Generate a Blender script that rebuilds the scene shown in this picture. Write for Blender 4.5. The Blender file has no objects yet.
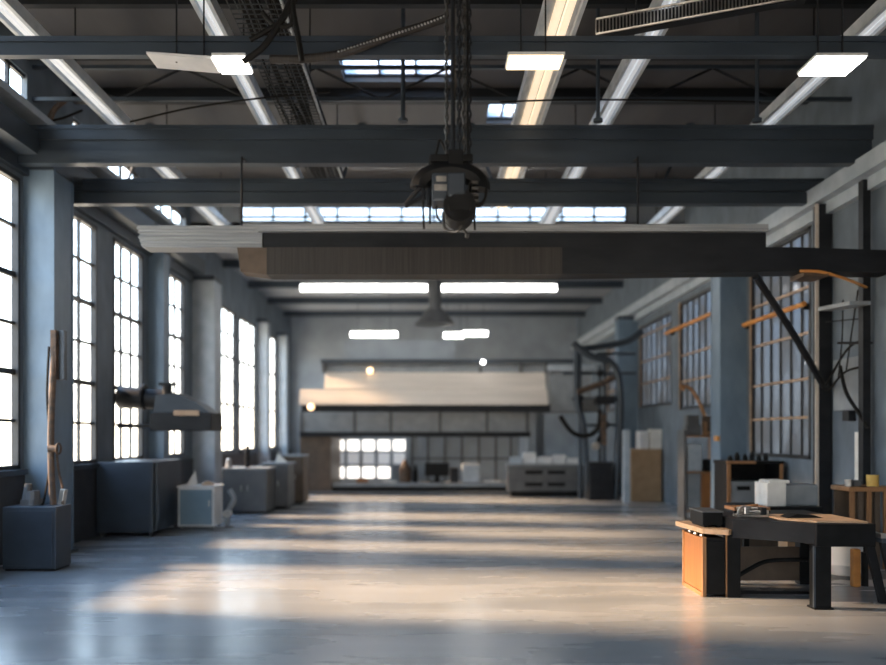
import bpy, bmesh, math, random
from mathutils import Vector, Matrix
random.seed(7)
S = bpy.context.scene
COL = S.collection
PI = math.pi
F, CX, CY, H = 800.0, 430.0, 435.0, 2.0      # focal length in pixels, vanishing point, eye height

def X(px, Y): return (px - CX) * Y / F
def Z(py, Y): return H + (CY - py) * Y / F

# ------------------------------------------------------------------ materials
def mat(name, c1, c2=None, rough=.5, metal=0., scale=4., stretch=(1, 1, 1), bump=0., rvar=0., detail=4., spec=.5):
    m = bpy.data.materials.new(name); m.use_nodes = True
    nt = m.node_tree; N = nt.nodes; L = nt.links
    b = N['Principled BSDF']
    c2 = c2 or tuple(v * .7 for v in c1)
    tc = N.new('ShaderNodeTexCoord'); mp = N.new('ShaderNodeMapping'); mp.inputs['Scale'].default_value = stretch
    no = N.new('ShaderNodeTexNoise'); no.inputs['Scale'].default_value = scale; no.inputs['Detail'].default_value = detail
    rp = N.new('ShaderNodeValToRGB')
    rp.color_ramp.elements[0].position = .35; rp.color_ramp.elements[1].position = .68
    rp.color_ramp.elements[0].color = (*c2, 1); rp.color_ramp.elements[1].color = (*c1, 1)
    L.new(tc.outputs['Object'], mp.inputs['Vector']); L.new(mp.outputs['Vector'], no.inputs['Vector'])
    L.new(no.outputs['Fac'], rp.inputs['Fac']); L.new(rp.outputs['Color'], b.inputs['Base Color'])
    b.inputs['Roughness'].default_value = rough; b.inputs['Metallic'].default_value = metal
    b.inputs['Specular IOR Level'].default_value = spec
    if rvar:
        mr = N.new('ShaderNodeMapRange')
        mr.inputs['To Min'].default_value = rough - rvar; mr.inputs['To Max'].default_value = rough + rvar
        L.new(no.outputs['Fac'], mr.inputs['Value']); L.new(mr.outputs['Result'], b.inputs['Roughness'])
    if bump:
        bp = N.new('ShaderNodeBump'); bp.inputs['Strength'].default_value = bump; bp.inputs['Distance'].default_value = .02
        L.new(no.outputs['Fac'], bp.inputs['Height']); L.new(bp.outputs['Normal'], b.inputs['Normal'])
    return m

def emit(name, col, strength):
    m = bpy.data.materials.new(name); m.use_nodes = True
    b = m.node_tree.nodes['Principled BSDF']
    b.inputs['Base Color'].default_value = (.8, .8, .8, 1)
    b.inputs['Emission Color'].default_value = (*col, 1); b.inputs['Emission Strength'].default_value = strength
    return m

def glass(name, tint, gloss=.08, frost=0., frostcol=(.5, .55, .6), grime=0.):
    m = bpy.data.materials.new(name); m.use_nodes = True
    nt = m.node_tree; N = nt.nodes; L = nt.links
    for n in list(N): N.remove(n)
    out = N.new('ShaderNodeOutputMaterial')
    tr = N.new('ShaderNodeBsdfTransparent'); tr.inputs[0].default_value = (*tint, 1)
    gl = N.new('ShaderNodeBsdfGlossy'); gl.inputs['Roughness'].default_value = .05
    mx = N.new('ShaderNodeMixShader'); mx.inputs[0].default_value = gloss
    L.new(tr.outputs[0], mx.inputs[1]); L.new(gl.outputs[0], mx.inputs[2]); last = mx
    if frost:
        tl = N.new('ShaderNodeBsdfTranslucent'); tl.inputs[0].default_value = (*frostcol, 1)
        df = N.new('ShaderNodeBsdfDiffuse'); df.inputs[0].default_value = (*[v * .5 for v in frostcol], 1)
        ad = N.new('ShaderNodeMixShader'); ad.inputs[0].default_value = .5
        L.new(tl.outputs[0], ad.inputs[1]); L.new(df.outputs[0], ad.inputs[2])
        m2 = N.new('ShaderNodeMixShader'); m2.inputs[0].default_value = frost
        if grime:
            tc = N.new('ShaderNodeTexCoord'); no = N.new('ShaderNodeTexNoise'); no.inputs['Scale'].default_value = grime
            mr = N.new('ShaderNodeMapRange'); mr.inputs['From Min'].default_value = .4; mr.inputs['From Max'].default_value = .6
            mr.inputs['To Min'].default_value = max(0, frost - .35); mr.inputs['To Max'].default_value = min(1, frost + .25)
            L.new(tc.outputs['Object'], no.inputs['Vector']); L.new(no.outputs['Fac'], mr.inputs['Value']); L.new(mr.outputs['Result'], m2.inputs[0])
        L.new(mx.outputs[0], m2.inputs[1]); L.new(ad.outputs[0], m2.inputs[2]); last = m2
    L.new(last.outputs[0], out.inputs[0])
    return m

M = {}
M['floor'] = mat('polished_concrete', (.33, .35, .375), (.23, .25, .275), .27, 0, 1.1, (.35, 1.6, 1), .10, .09, 6., .7)
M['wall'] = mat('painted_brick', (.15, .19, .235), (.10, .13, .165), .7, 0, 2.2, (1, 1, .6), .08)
M['wall_dark'] = mat('dark_wainscot', (.045, .05, .06), (.03, .034, .042), .6, 0, 3)
M['wall_back'] = mat('hazed_cladding', (.30, .345, .39), (.235, .27, .31), .6, 0, 1.2)  # far-end haze put into the pale bluish base colour
M['ceiling'] = mat('roof_sheet', (.095, .095, .10), (.06, .062, .068), .6, 0, 1.2, (1, .3, 1), .05)
M['ceiling_back'] = mat('hazed_roof_sheet', (.36, .40, .44), (.28, .31, .345), .55, 0, .8)  # kept pale so the rear roof carries the haze in its colour
M['steel'] = mat('painted_steel', (.052, .070, .092), (.035, .048, .066), .42, .3, 2.5, (.3, 1, 1), .03, .08)
M['steel_dark'] = mat('dark_steel', (.020, .023, .028), (.012, .014, .018), .5, .2, 5, (.3, 1, 1), .05, spec=.25)
M['steel_blue'] = mat('blue_grey_steel', (.16, .235, .32), (.105, .16, .225), .5, .1, 2.2, (1, 1, .5), .05)
M['steel_pale'] = mat('pale_steel', (.40, .42, .44), (.24, .26, .28), .45, .4, 9, (.1, 1, 6), .25)
M['rib_dark'] = mat('ribbed_brown_steel', (.040, .036, .034), (.024, .022, .021), .6, .1, 10, (5, .3, .1), .25)
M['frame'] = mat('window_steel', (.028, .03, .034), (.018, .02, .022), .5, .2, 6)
M['frame_lit'] = mat('lit_window_bar', (.50, .33, .20), (.26, .19, .14), .5, .2, 6)  # warm light on the window bars put into their colour
M['white'] = mat('white_paint', (.70, .71, .72), (.58, .6, .62), .4, 0, 4)
M['pale_blue'] = mat('pale_blue_paint', (.42, .48, .54), (.32, .38, .44), .45, 0, 3)
M['trough'] = mat('light_batten', (.62, .66, .70), (.45, .5, .55), .35, .2, 4)
M['black'] = mat('black_enamel', (.010, .011, .013), (.006, .007, .008), .5, 0, 6, spec=.15)
M['rubber'] = mat('black_rubber', (.010, .010, .010), (.006, .006, .006), .6, 0, 8, spec=.2)
M['navy'] = mat('navy_enamel', (.032, .048, .07), (.022, .034, .052), .45, .1, 2)
M['blue'] = mat('blue_enamel', (.17, .26, .34), (.13, .21, .28), .45, 0, 2)
M['grey'] = mat('grey_enamel', (.105, .112, .12), (.075, .08, .088), .5, .1, 3)
M['midgrey'] = mat('light_grey_enamel', (.26, .29, .32), (.2, .225, .25), .5, 0, 3)
M['wood'] = mat('oiled_wood', (.36, .19, .085), (.25, .125, .055), .5, 0, 6, (6, 6, .5), .06)
M['wood_orange'] = mat('sunlit_pine', (.34, .145, .045), (.25, .10, .03), .5, 0, 5, (1, 6, .4), .05)
M['wood_pale'] = mat('pale_board', (.50, .36, .24), (.38, .26, .17), .5, 0, 5, (.6, 5, 1), .04)
M['brown'] = mat('brown_board', (.12, .085, .06), (.08, .058, .042), .6, 0, 4)
M['rust'] = mat('rusty_iron', (.15, .095, .062), (.055, .045, .040), .7, .2, 9, (1, 1, 1), .2)
M['orange'] = mat('orange_paint', (.75, .33, .08), (.55, .23, .06), .45, 0, 4)
M['chain'] = mat('oily_chain', (.16, .155, .15), (.05, .05, .05), .3, .8, 12)
M['metal'] = mat('bare_metal', (.62, .60, .57), (.38, .37, .36), .28, .9, 8)
M['cardboard'] = mat('cardboard', (.40, .27, .16), (.32, .21, .12), .8, 0, 4)
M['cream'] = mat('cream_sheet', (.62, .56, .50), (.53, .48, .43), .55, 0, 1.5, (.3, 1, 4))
M['paper'] = mat('paper', (.78, .77, .74), (.68, .67, .64), .8, 0, 5)
M['yellow'] = mat('yellow_plastic', (.72, .48, .12), (.6, .38, .09), .5, 0, 5)
M['net'] = mat('dark_wire', (.05, .058, .066), (.03, .036, .042), .5, .4, 6)
M['glass'] = glass('clear_glass', (.94, .96, .97), .07)
M['glass_dirty'] = glass('grimy_glass', (.20, .23, .27), .08, .70, (.23, .235, .24), 1.0)
M['glass_roof'] = glass('rooflight_glass', (.9, .94, .98), .05, .45, (.75, .8, .85))
M['lamp_white'] = emit('tube_white', (1, .97, .93), 12)
M['lamp_cool'] = emit('panel_white', (1, .93, .82), 14)
M['lamp_warm'] = emit('panel_warm', (1, .72, .38), 1.8)
M['bulb'] = emit('warm_bulb', (1, .62, .30), 2.2)
M['strip_warm'] = emit('strip_warm', (1, .74, .46), .55)
M['strip_cool'] = emit('strip_cool', (.80, .90, 1), .22)
M['pane_lit'] = emit('lit_frosted_pane', (1, .93, .86), 1.6)
M['pane_dim'] = emit('dim_frosted_pane', (.8, .85, .95), .22)

# ------------------------------------------------------------------ mesh builder
class MB:
    def __init__(s): s.bm = bmesh.new()
    def box(s, x0, x1, y0, y1, z0, z1, rot=None, piv=None):
        g = bmesh.ops.create_cube(s.bm, size=1)['verts']
        for v in g:
            v.co = Vector(((x0 + x1) / 2 + v.co.x * (x1 - x0), (y0 + y1) / 2 + v.co.y * (y1 - y0), (z0 + z1) / 2 + v.co.z * (z1 - z0)))
        if rot:
            p = Vector(piv) if piv else Vector(((x0 + x1) / 2, (y0 + y1) / 2, (z0 + z1) / 2))
            bmesh.ops.rotate(s.bm, verts=g, cent=p, matrix=Matrix.Rotation(rot[1], 3, rot[0]))
        return s
    def cyl(s, p, q, r, r2=None, n=12):
        p = Vector(p); q = Vector(q); d = q - p
        g = bmesh.ops.create_cone(s.bm, cap_ends=True, segments=n, radius1=r, radius2=r if r2 is None else r2, depth=d.length)['verts']
        m = Matrix.Translation((p + q) / 2) @ d.to_track_quat('Z', 'Y').to_matrix().to_4x4()
        bmesh.ops.transform(s.bm, matrix=m, verts=g)
        return s
    def sph(s, c, r, sc=(1, 1, 1), n=12):
        g = bmesh.ops.create_uvsphere(s.bm, u_segments=n, v_segments=max(6, n // 2), radius=r)['verts']
        for v in g: v.co = Vector((c[0] + v.co.x * sc[0], c[1] + v.co.y * sc[1], c[2] + v.co.z * sc[2]))
        return s
    def tube(s, pts, r, n=8, smooth=True, r2=None):
        pts = [Vector(p) for p in pts]
        if smooth and len(pts) > 2:
            out = []
            for i in range(len(pts) - 1):
                a = pts[max(i - 1, 0)]; b = pts[i]; c = pts[i + 1]; d = pts[min(i + 2, len(pts) - 1)]
                for k in range(6):
                    t = k / 6
                    out.append(.5 * ((2 * b) + (c - a) * t + (2 * a - 5 * b + 4 * c - d) * t * t + (3 * b - a - 3 * c + d) * t ** 3))
            out.append(pts[-1]); pts = out
        rings = []
        ref = None
        for i, p in enumerate(pts):
            t = (pts[min(i + 1, len(pts) - 1)] - pts[max(i - 1, 0)]).normalized()
            if ref is None: ref = t.orthogonal().normalized()
            u = (ref - t * ref.dot(t))
            u = u.normalized() if u.length > 1e-6 else t.orthogonal().normalized()
            ref = u; w = t.cross(u)
            rr = r if r2 is None else r + (r2 - r) * i / (len(pts) - 1)
            rings.append([s.bm.verts.new(p + (u * math.cos(2 * PI * k / n) + w * math.sin(2 * PI * k / n)) * rr) for k in range(n)])
        for a, b in zip(rings, rings[1:]):
            for k in range(n): s.bm.faces.new((a[k], a[(k + 1) % n], b[(k + 1) % n], b[k]))
        s.bm.faces.new(rings[0][::-1]); s.bm.faces.new(rings[-1])
        return s
    def ring(s, c, R, r, axis='Y', a0=0, a1=2 * PI, n=24, k=8, sx=1, sz=1):
        pts = []
        full = abs(a1 - a0 - 2 * PI) < 1e-4
        for i in range(n + 1):
            a = a0 + (a1 - a0) * i / n
            u, w = math.cos(a) * R * sx, math.sin(a) * R * sz
            pts.append({'Y': (c[0] + u, c[1], c[2] + w), 'X': (c[0], c[1] + u, c[2] + w), 'Z': (c[0] + u, c[1] + w, c[2])}[axis])
        return s.tube(pts, r, k, False)
    def prism(s, poly, a, b, axis='X'):
        def P(u, w, t): return {'X': (t, u, w), 'Y': (u, t, w), 'Z': (u, w, t)}[axis]
        A = [s.bm.verts.new(P(u, w, a)) for u, w in poly]; B = [s.bm.verts.new(P(u, w, b)) for u, w in poly]
        s.bm.faces.new(A); s.bm.faces.new(B[::-1]); n = len(A)
        for i in range(n): s.bm.faces.new((A[i], B[i], B[(i + 1) % n], A[(i + 1) % n]))
        return s
    def bevel(s, w=.01):
        bmesh.ops.bevel(s.bm, geom=[e for e in s.bm.edges if len(e.link_faces) == 2 and e.calc_face_angle(0) > .6], offset=w, segments=2, affect='EDGES', profile=.6, clamp_overlap=True)
        return s
    def build(s, name, m, parent=None, label=None, cat=None, group=None, kind=None, smooth=False):
        bm = s.bm
        bmesh.ops.recalc_face_normals(bm, faces=bm.faces)
        xs = [v.co for v in bm.verts]
        if parent is None:
            o = Vector(((min(v.x for v in xs) + max(v.x for v in xs)) / 2, (min(v.y for v in xs) + max(v.y for v in xs)) / 2, min(v.z for v in xs)))
        else:
            o = Vector((0, 0, 0)); p = parent
            while p: o += p.location; p = p.parent
        for v in bm.verts: v.co -= o
        me = bpy.data.meshes.new(name); bm.to_mesh(me); bm.free()
        me.materials.append(M[m])
        if smooth:
            for f in me.polygons: f.use_smooth = True
            me.set_sharp_from_angle(angle=.7)
        ob = bpy.data.objects.new(name, me); COL.objects.link(ob)
        if parent is None: ob.location = o
        else: ob.parent = parent
        return tag(ob, label, cat, group, kind)

def tag(o, label=None, cat=None, group=None, kind=None):
    if label: o['label'] = label
    if cat: o['category'] = cat
    if group: o['group'] = group
    if kind: o['kind'] = kind
    return o
def thing(name, label, cat, loc, group=None, kind=None):
    o = bpy.data.objects.new(name, None); o.empty_display_size = .1; COL.objects.link(o); o.location = loc
    return tag(o, label, cat, group, kind)
def dup(root, delta, label=None, group=None):
    r = root.copy(); COL.objects.link(r); r.location = root.location + Vector(delta)
    if label: r['label'] = label
    if group: r['group'] = group
    for ch in list(root.children):
        c = ch.copy(); COL.objects.link(c); c.parent = r
        for g in list(ch.children):
            d = g.copy(); COL.objects.link(d); d.parent = c
    return r
def B(*a): return MB().box(*a)
ST = 'structure'
XL, XR, YF, YB = -6.6, 7.0, -5.0, 38.0        # hall: left wall, right wall, front, back
ZC, ZCB, YCL = 8.4, 7.6, 22.0                  # front ceiling, back ceiling, clerestory step

# ------------------------------------------------------------------ setting
B(XL - .4, XR + .4, YF - .4, YB + .4, -.3, 0).build('floor', 'floor', label='polished grey concrete floor with pale and warm window reflections', cat='floor', kind=ST)
SKY = [(-1.55, .4, 13.55, 14.5), (1.15, 2.05, 15.42, 16.45)]
b = MB().box(XL - .4, XR + .4, YF - .4, 13.55, ZC, ZC + .25).box(XL - .4, XR + .4, 14.5, 15.42, ZC, ZC + .25).box(XL - .4, XR + .4, 16.45, YCL, ZC, ZC + .25)
for x0, x1, y0, y1 in SKY: b.box(XL - .4, x0, y0, y1, ZC, ZC + .25).box(x1, XR + .4, y0, y1, ZC, ZC + .25)
ceil = b.build('ceiling', 'ceiling', label='dark sheet roof above the front steel beams', cat='ceiling', kind=ST)
for y in (1, 3.2, 5.4, 7.4, 9.9, 11.4, 13.0, 14.75, 17.8, 20.0):
    B(XL, XR, y, y + .12, ZC - .26, ZC).build('purlin', 'steel_dark', ceil)
for k, (x0, x1, y0, y1) in enumerate(SKY):
    b = MB()
    for i in range(4): x = x0 + (x1 - x0) * i / 3; b.box(x - .02, x + .02, y0, y1, ZC + .1, ZC + .16)
    b.box(x0, x1, y0, y0 + .05, ZC + .1, ZC + .16).box(x0, x1, y1 - .05, y1, ZC + .1, ZC + .16)
    w = b.build('window_%d' % (40 + k), 'frame', kind=ST, cat='window', label=('small bright roof window left of the hoist chains', 'small bright roof window beside the warm glowing trough')[k])
    B(x0, x1, y0, y1, ZC + .12, ZC + .13).build('glass_pane', 'glass_roof', w)
cb = B(XL - .4, XR + .4, YCL, YB + .4, ZCB, ZCB + .25).build('ceiling_rear', 'ceiling_back', label='lower grey ceiling over the far end of the hall', cat='ceiling', kind=ST)
for y in (25.5, 29., 32.5, 36):
    B(XL, XR, y, y + .2, ZCB - .25, ZCB).build('purlin', 'steel', cb)
# clerestory step between the two ceilings
bm_ = B(XL, -5.2, YCL, YCL + .15, ZCB, ZC).box(5.4, XR, YCL, YCL + .15, ZCB, ZC).box(-5.2, 5.4, YCL, YCL + .15, ZC - .08, ZC)
bm_.build('wall_clerestory', 'wall_back', label='short upstand wall carrying the long rooflight strip', cat='wall', kind=ST)
b = MB()
for i in range(13):
    x = -5.2 + i * 10.6 / 12
    b.box(x - .03, x + .03, YCL, YCL + .08, ZCB + .25, ZC - .08)
b.box(-5.2, 5.4, YCL, YCL + .08, ZCB + .25, ZCB + .3).box(-5.2, 5.4, YCL, YCL + .08, 7.98, 8.03).box(-5.2, 5.4, YCL, YCL + .08, ZC - .14, ZC - .08)
w = b.build('window_1', 'frame', label='long strip of rooflight panes across the hall above the crane girder', cat='window', kind=ST)
B(-5.2, 5.4, YCL + .03, YCL + .045, ZCB + .25, ZC - .08).build('glass_pane', 'glass_roof', w)

LW = [(4, 6.8), (9.5, 12.85), (14.5, 15.82), (16.66, 18.35), (19.6, 21.45), (24.6, 27.1), (27.7, 30.3), (31.2, 34.3), (35, 37.2)]
ZS, ZT = 1.45, 6.12
CLR = [(-3, 3.5), (5, 8.6), (9.4, 13.1), (14.8, 18.2), (19, 21.6)]
b = B(XL - .1, XL, YF, YB, 0, ZS).box(XL - .1, XL, YF, YB, ZT, 7.3).box(XL - .1, XL, YF, YB, 7.9, ZC)
e = YF
for y0, y1 in LW + [(YB, YB)]:
    b.box(XL - .1, XL, e, y0, ZS, ZT); e = y1
e = YF
for y0, y1 in CLR + [(YB, YB)]:
    b.box(XL - .1, XL, e, y0, 7.3, 7.9); e = y1
b.build('wall_left', 'wall', label='left blue grey brick wall with the tall bright windows', cat='wall', kind=ST)
B(XL - .02, XL + .03, YF, YB, 0, ZS - .1).build('baseboard_left', 'wall_dark', label='dark panelling below the left hand windows', cat='wainscot', kind=ST)
n = 2
wl = {1: 'tall bright window at the left edge of the picture beside the blue column', 2: 'tall bright left window between first blue column and the dark cabinet',
      3: 'tall bright left window above the navy cabinet', 4: 'narrow left window partly behind the wall mounted extractor hood',
      5: 'left window just past the extractor hood', 6: 'left window above the grey cabinets', 7: 'last but one window at far end of left wall', 8: 'farthest window of the left wall'}
for i, (y0, y1) in enumerate(LW):
    b = MB(); x0, x1 = XL - .09, XL - .03
    b.box(x0, x1 + .05, y0, y0 + .07, ZS, ZT).box(x0, x1 + .05, y1 - .07, y1, ZS, ZT).box(x0, x1 + .05, y0, y1, ZS, ZS + .07).box(x0, x1 + .05, y0, y1, ZT - .07, ZT)
    cols = 2 if y1 - y0 < 1.5 else 3
    for k in range(1, cols):
        y = y0 + (y1 - y0) * k / cols; b.box(x0, x1, y - .025, y + .025, ZS, ZT)
    for k in range(1, 6):
        z = ZS + (ZT - ZS) * k / 6; t = .045 if k in (2, 4) else .025
        b.box(x0, x1, y0, y1, z - t, z + t)
    w = b.build('window_%d' % n, 'frame', label=wl.get(i), cat='window' if i in wl else None, kind=ST); n += 1
    B(XL - .07, XL - .06, y0, y1, ZS, ZT).build('glass_pane', 'glass', w)
    B(XL - .05, XL + .12, y0 - .05, y1 + .05, ZS - .08, ZS).build('window_sill', 'steel', w)
for y0, y1 in CLR:
    b = MB(); x0, x1 = XL - .09, XL - .03
    b.box(x0, x1, y0, y1, 7.3, 7.36).box(x0, x1, y0, y1, 7.84, 7.9)
    k = 0
    while y0 + k * .8 <= y1: b.box(x0, x1, y0 + k * .8 - .03, y0 + k * .8 + .03, 7.3, 7.9); k += 1
    w = b.build('window_%d' % n, 'frame', kind=ST, label='high narrow window above the crane ledge at upper left' if y0 == 9.4 else None, cat='window' if y0 == 9.4 else None); n += 1
    B(XL - .07, XL - .06, y0, y1, 7.3, 7.9).build('glass_pane', 'glass', w)
# ledges / crane rails along both walls
B(XL, XL + .42, YF, YCL, 6.42, 6.62).box(XL, XL + .1, YF, YCL, 6.2, 6.95).box(XL + .34, XL + .42, YF, YCL, 6.62, 6.78).build('trim_1', 'steel', label='dark steel crane ledge along top of the left windows', cat='ledge', kind=ST)
B(XL, XL + .3, YF, YCL, 7.12, 7.24).build('trim_2', 'pale_blue', label='pale sill under the high left window', cat='ledge', kind=ST)
B(XR - .3, XR, YF, YB - .1, 6.05, 6.33).box(XR - .12, XR, YF, YB - .1, 5.85, 6.05).build('trim_3', 'pale_blue', label='pale blue steel rail along top of the right wall', cat='rail', kind=ST)

RW = [(14.7, 17.45, 1.55, 5.85), (19.5, 22.4, 2.7, 5.7), (23.2, 26.6, 2.9, 5.6), (28, 31.5, 2.9, 5.6), (8.2, 11.2, 1.55, 5.85)]
RWs = sorted(RW)
b = MB(); e = YF
for y0, y1, z0, z1 in RWs:
    b.box(XR, XR + .12, e, y0, 0, ZC); b.box(XR, XR + .12, y0, y1, 0, z0); b.box(XR, XR + .12, y0, y1, z1, ZC); e = y1
b.box(XR, XR + .12, e, YB, 0, ZC)
b.build('wall_right', 'wall', label='right blue grey wall with grimy many paned windows', cat='wall', kind=ST)
rl = {0: 'large grimy right window with thin warm bars beyond the slim post', 1: 'grimy right window beyond the broad column with orange rail across it', 2: 'far right window high above the brown carton'}
for i, (y0, y1, z0, z1) in enumerate(RW):
    b = MB(); x0, x1 = XR + .03, XR + .09
    b.box(x0 - .04, x1, y0, y0 + .08, z0, z1).box(x0 - .04, x1, y1 - .08, y1, z0, z1).box(x0 - .04, x1, y0, y1, z0, z0 + .07).box(x0 - .04, x1, y0, y1, z1 - .07, z1)
    for k in range(1, 6):
        y = y0 + (y1 - y0) * k / 6; b.box(x0, x1, y - .025, y + .025, z0, z1)
    w = b.build('window_%d' % n, 'frame', kind=ST, label=rl.get(i), cat='window' if i in rl else None); n += 1
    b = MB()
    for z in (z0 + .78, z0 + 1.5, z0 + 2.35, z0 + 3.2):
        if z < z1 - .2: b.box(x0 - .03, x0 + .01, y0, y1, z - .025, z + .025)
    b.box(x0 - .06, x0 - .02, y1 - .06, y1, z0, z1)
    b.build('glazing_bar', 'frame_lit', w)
    B(XR + .055, XR + .065, y0, y1, z0, z1).build('glass_pane', 'glass_dirty', w)
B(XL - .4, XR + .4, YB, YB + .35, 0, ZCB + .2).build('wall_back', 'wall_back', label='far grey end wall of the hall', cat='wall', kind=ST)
# end wall behind the viewer with an unseen opening added for sky fill
B(XL, -3, YF - .35, YF, 0, ZC).box(3.4, XR, YF - .35, YF, 0, ZC).box(-3, 3.4, YF - .35, YF, 4.6, ZC).build('wall_front', 'wall', kind=ST, label='end wall behind the viewer with an opening added for sky fill', cat='wall')

# ------------------------------------------------------------------ columns
def column(x0, x1, y0, y1, label, m='steel_blue', top=6.42, grp='steel columns along the walls'):
    t = thing('steel_column', label, 'column', ((x0 + x1) / 2, (y0 + y1) / 2, 0), grp)
    MB().box(x0, x1, y0, y0 + .05, 0, top).box(x0, x1, y1 - .05, y1, 0, top).box((x0 + x1) / 2 - .04, (x0 + x1) / 2 + .04, y0 + .04, y1 - .04, 0, top).box(x0 + .01, x1 - .015, y0 + .03, y1 - .03, 0, top).build('shaft', m, t)
    w = .05
    B(x0 - (0 if x0 <= XL + .01 else w), x1 + (0 if x1 >= XR - .01 else w), y0 - w, y1 + w, 0, .05).build('base_plate', 'steel', t)
    B(x0, x1, y0 - .03, y1 + .03, top - .12, top).build('cap_plate', 'steel', t)
    return t
column(XL, -6.1, 12.98, 13.7, 'broad blue grey column behind the low navy box at far left')
column(XL, XL + .36, 18.75, 19.2, 'blue grey column behind the extractor duct')
column(XL, XL + .62, 22.2, 23.0, 'pale blue broad column right of the extractor hood', 'pale_blue')
column(XL, XL + .4, 30.5, 31.0, 'far left column past the grey cabinets', 'pale_blue')
column(XL, XL + .4, 34.5, 34.95, 'last column at the far end of left wall', 'pale_blue')
column(6.42, XR, 17.7, 18.3, 'broad blue grey column right of the black workshop bench', top=6.02)
column(6.35, XR, 27.0, 27.5, 'far right column behind the brown carton', top=6.02)
t = thing('steel_post', 'slim dark post with sunlit edge painted pale between the right window and wall panel', 'post', (6.86, 13.95, 0), 'slim posts on the right wall')
B(6.76, 6.985, 13.9, 14.12, 0, 6.02).build('post', 'steel_dark', t)
B(6.70, 6.757, 13.9, 13.925, 0, 6.02).build('sunlit_edge', 'cream', t, label='sunlit left edge painted as a pale strip')  # low sun on the left edge, painted as a thin pale strip
B(6.62, 6.99, 13.86, 14.16, 0, .04).build('base_plate', 'steel_dark', t)
t = thing('steel_post', 'slim black post nearest the right edge behind the wooden crate', 'post', (6.87, 12.6, 0), 'slim posts on the right wall')
B(6.81, 6.93, 12.58, 12.72, 0, 6.02).build('post', 'steel_dark', t)
B(6.78, 6.96, 12.54, 12.76, 0, .04).build('base_plate', 'steel_dark', t)

# ------------------------------------------------------------------ transverse beams
def ibeam(y, z0, z1, x0, x1, label, flange=.15, m='steel', mid=False):
    t = thing('steel_beam', label, 'beam', ((x0 + x1) / 2, y, z0), 'roof beams across the hall')
    B(x0, x1, y - flange, y + flange, z0, z0 + .055).build('bottom_flange', m, t)
    B(x0, x1, y - flange, y + flange, z1 - .06, z1).build('top_flange', m, t)
    b = B(x0, x1, y - .03, y + .03, z0 + .05, z1 - .05)
    if mid:
        b.box(x0, x1, y - flange, y + .03, z0 + .05, z0 + .2)
        b.box(x0, x1, y - flange * .8, y + .03, z1 - .22, z1 - .05)
    b.build('web', m, t)
    return t
ibeam(8.9, Z(57, 8.9), Z(38, 8.9), XL, XR, 'nearest thin steel beam across the top with the square lamps below it', .05)
ibeam(12.7, Z(165, 12.7), Z(127, 12.7), XL, XR, 'deepest dark steel beam directly behind the hoist chains', .09, mid=True)
ibeam(14.3, Z(205, 14.3), Z(180, 14.3), XL, XR, 'third steel beam just above the bright rooflight strip', .09, mid=True)

# ------------------------------------------------------------------ crane girder with its plates
YG = 12.3
xa, xb, xc = X(139, YG), X(261, YG), X(762, YG)
zt, zm, zb = Z(228, YG), Z(250, YG), Z(277, YG)
g = thing('crane_girder', 'long pale topped crane girder hanging below the deep beam, ribbed pale left end', 'crane girder', ((xa + xc) / 2, YG, zm))
b = MB()
for k in range(6):
    z = zm + (zt - zm) * k / 6
    b.prism([(xa - .02 * k + .12, z), (xb + .05, z), (xb + .05, z + .052), (xa - .02 * (k % 3) + .08, z + .052)], YG - .17 + .004 * (k % 2), YG + .17, 'Y')
b.build('end_section', 'steel_pale', g, label='pale ribbed end section')
B(xb, xc, YG - .15, YG + .15, zm, zt - .11).build('box_section', 'steel_dark', g)
B(xb, xc, YG - .24, YG + .24, zt - .11, zt - .0).build('top_rail', 'steel_pale', g, label='pale top rail')
for x in (-2.9, 0, 3.2):
    MB().cyl((x, YG + .02, zt - .02), (x, YG + .02, Z(165, 12.7) - .0), .018, n=8).cyl((x, YG + .02, 6.26), (x, 12.55, 6.3), .018, n=8).build('hanger_rod', 'steel_dark', g)
l = thing('lower_girder', 'dark ribbed girder bolted under the crane girder and running to the right wall', 'girder', (2, YG, zb))
x0, x1, x2 = X(240, YG), X(560, YG), XR
B(x0 + .45, x1, YG - .2, YG + .2, zb, zm - .003).build('ribbed_panel', 'rib_dark', l, label='brownish ribbed panel')
MB().prism([(x0 + .05, zb + .05), (x0 + .46, zb + .0), (x0 + .46, zm - .003), (x0, zm - .003)], YG - .18, YG + .18, 'Y').build('nose_plate', 'brown', l, label='brown tapered nose plate')
b = MB().prism([(x1, zb), (X(790, YG), zb + .05), (x2, zb + .03), (x2, zm - .05), (X(790, YG), zm - .003), (x1, zm - .003)], YG - .2, YG + .2, 'Y')
b.build('plain_panel', 'steel_dark', l)
B(X(797, YG), X(821, YG), YG - .23, YG + .23, zb - .03, zb + .035).build('bearing_plate', 'rust', l, label='rusty orange bearing plate')

# ------------------------------------------------------------------ hoist on chains
YH = 7.7
def hp(px, py, dy=0): return (X(px, YH), YH + dy, Z(py, YH))
h = thing('chain_hoist', 'black electric chain hoist hanging on long chains in the middle of the hall', 'hoist', hp(457, 232))
def chain(px, z0, z1, dy, r, pitch, ty=0):
    b = MB(); x = X(px, YH); z = z0; k = 0
    while z < z1:
        b.ring((x, YH + dy, z + pitch * .5), pitch * .36, r, 'Y' if k % 2 else 'X', n=8, k=4, sx=.62, sz=1.75)
        z += pitch; k += 1
    return b
chain(446.5, Z(166, YH), ZC - .02, 0, .011, .062).build('chain', 'chain', h)
chain(459, Z(166, YH), ZC - .02, -.03, .012, .075).build('chain', 'steel_dark', h)
chain(464.5, Z(150, YH), ZC - .02, .04, .011, .066).build('chain', 'chain', h)
chain(469.5, Z(166, YH), ZC - .02, .06, .011, .07).build('chain', 'steel_dark', h)
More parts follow.
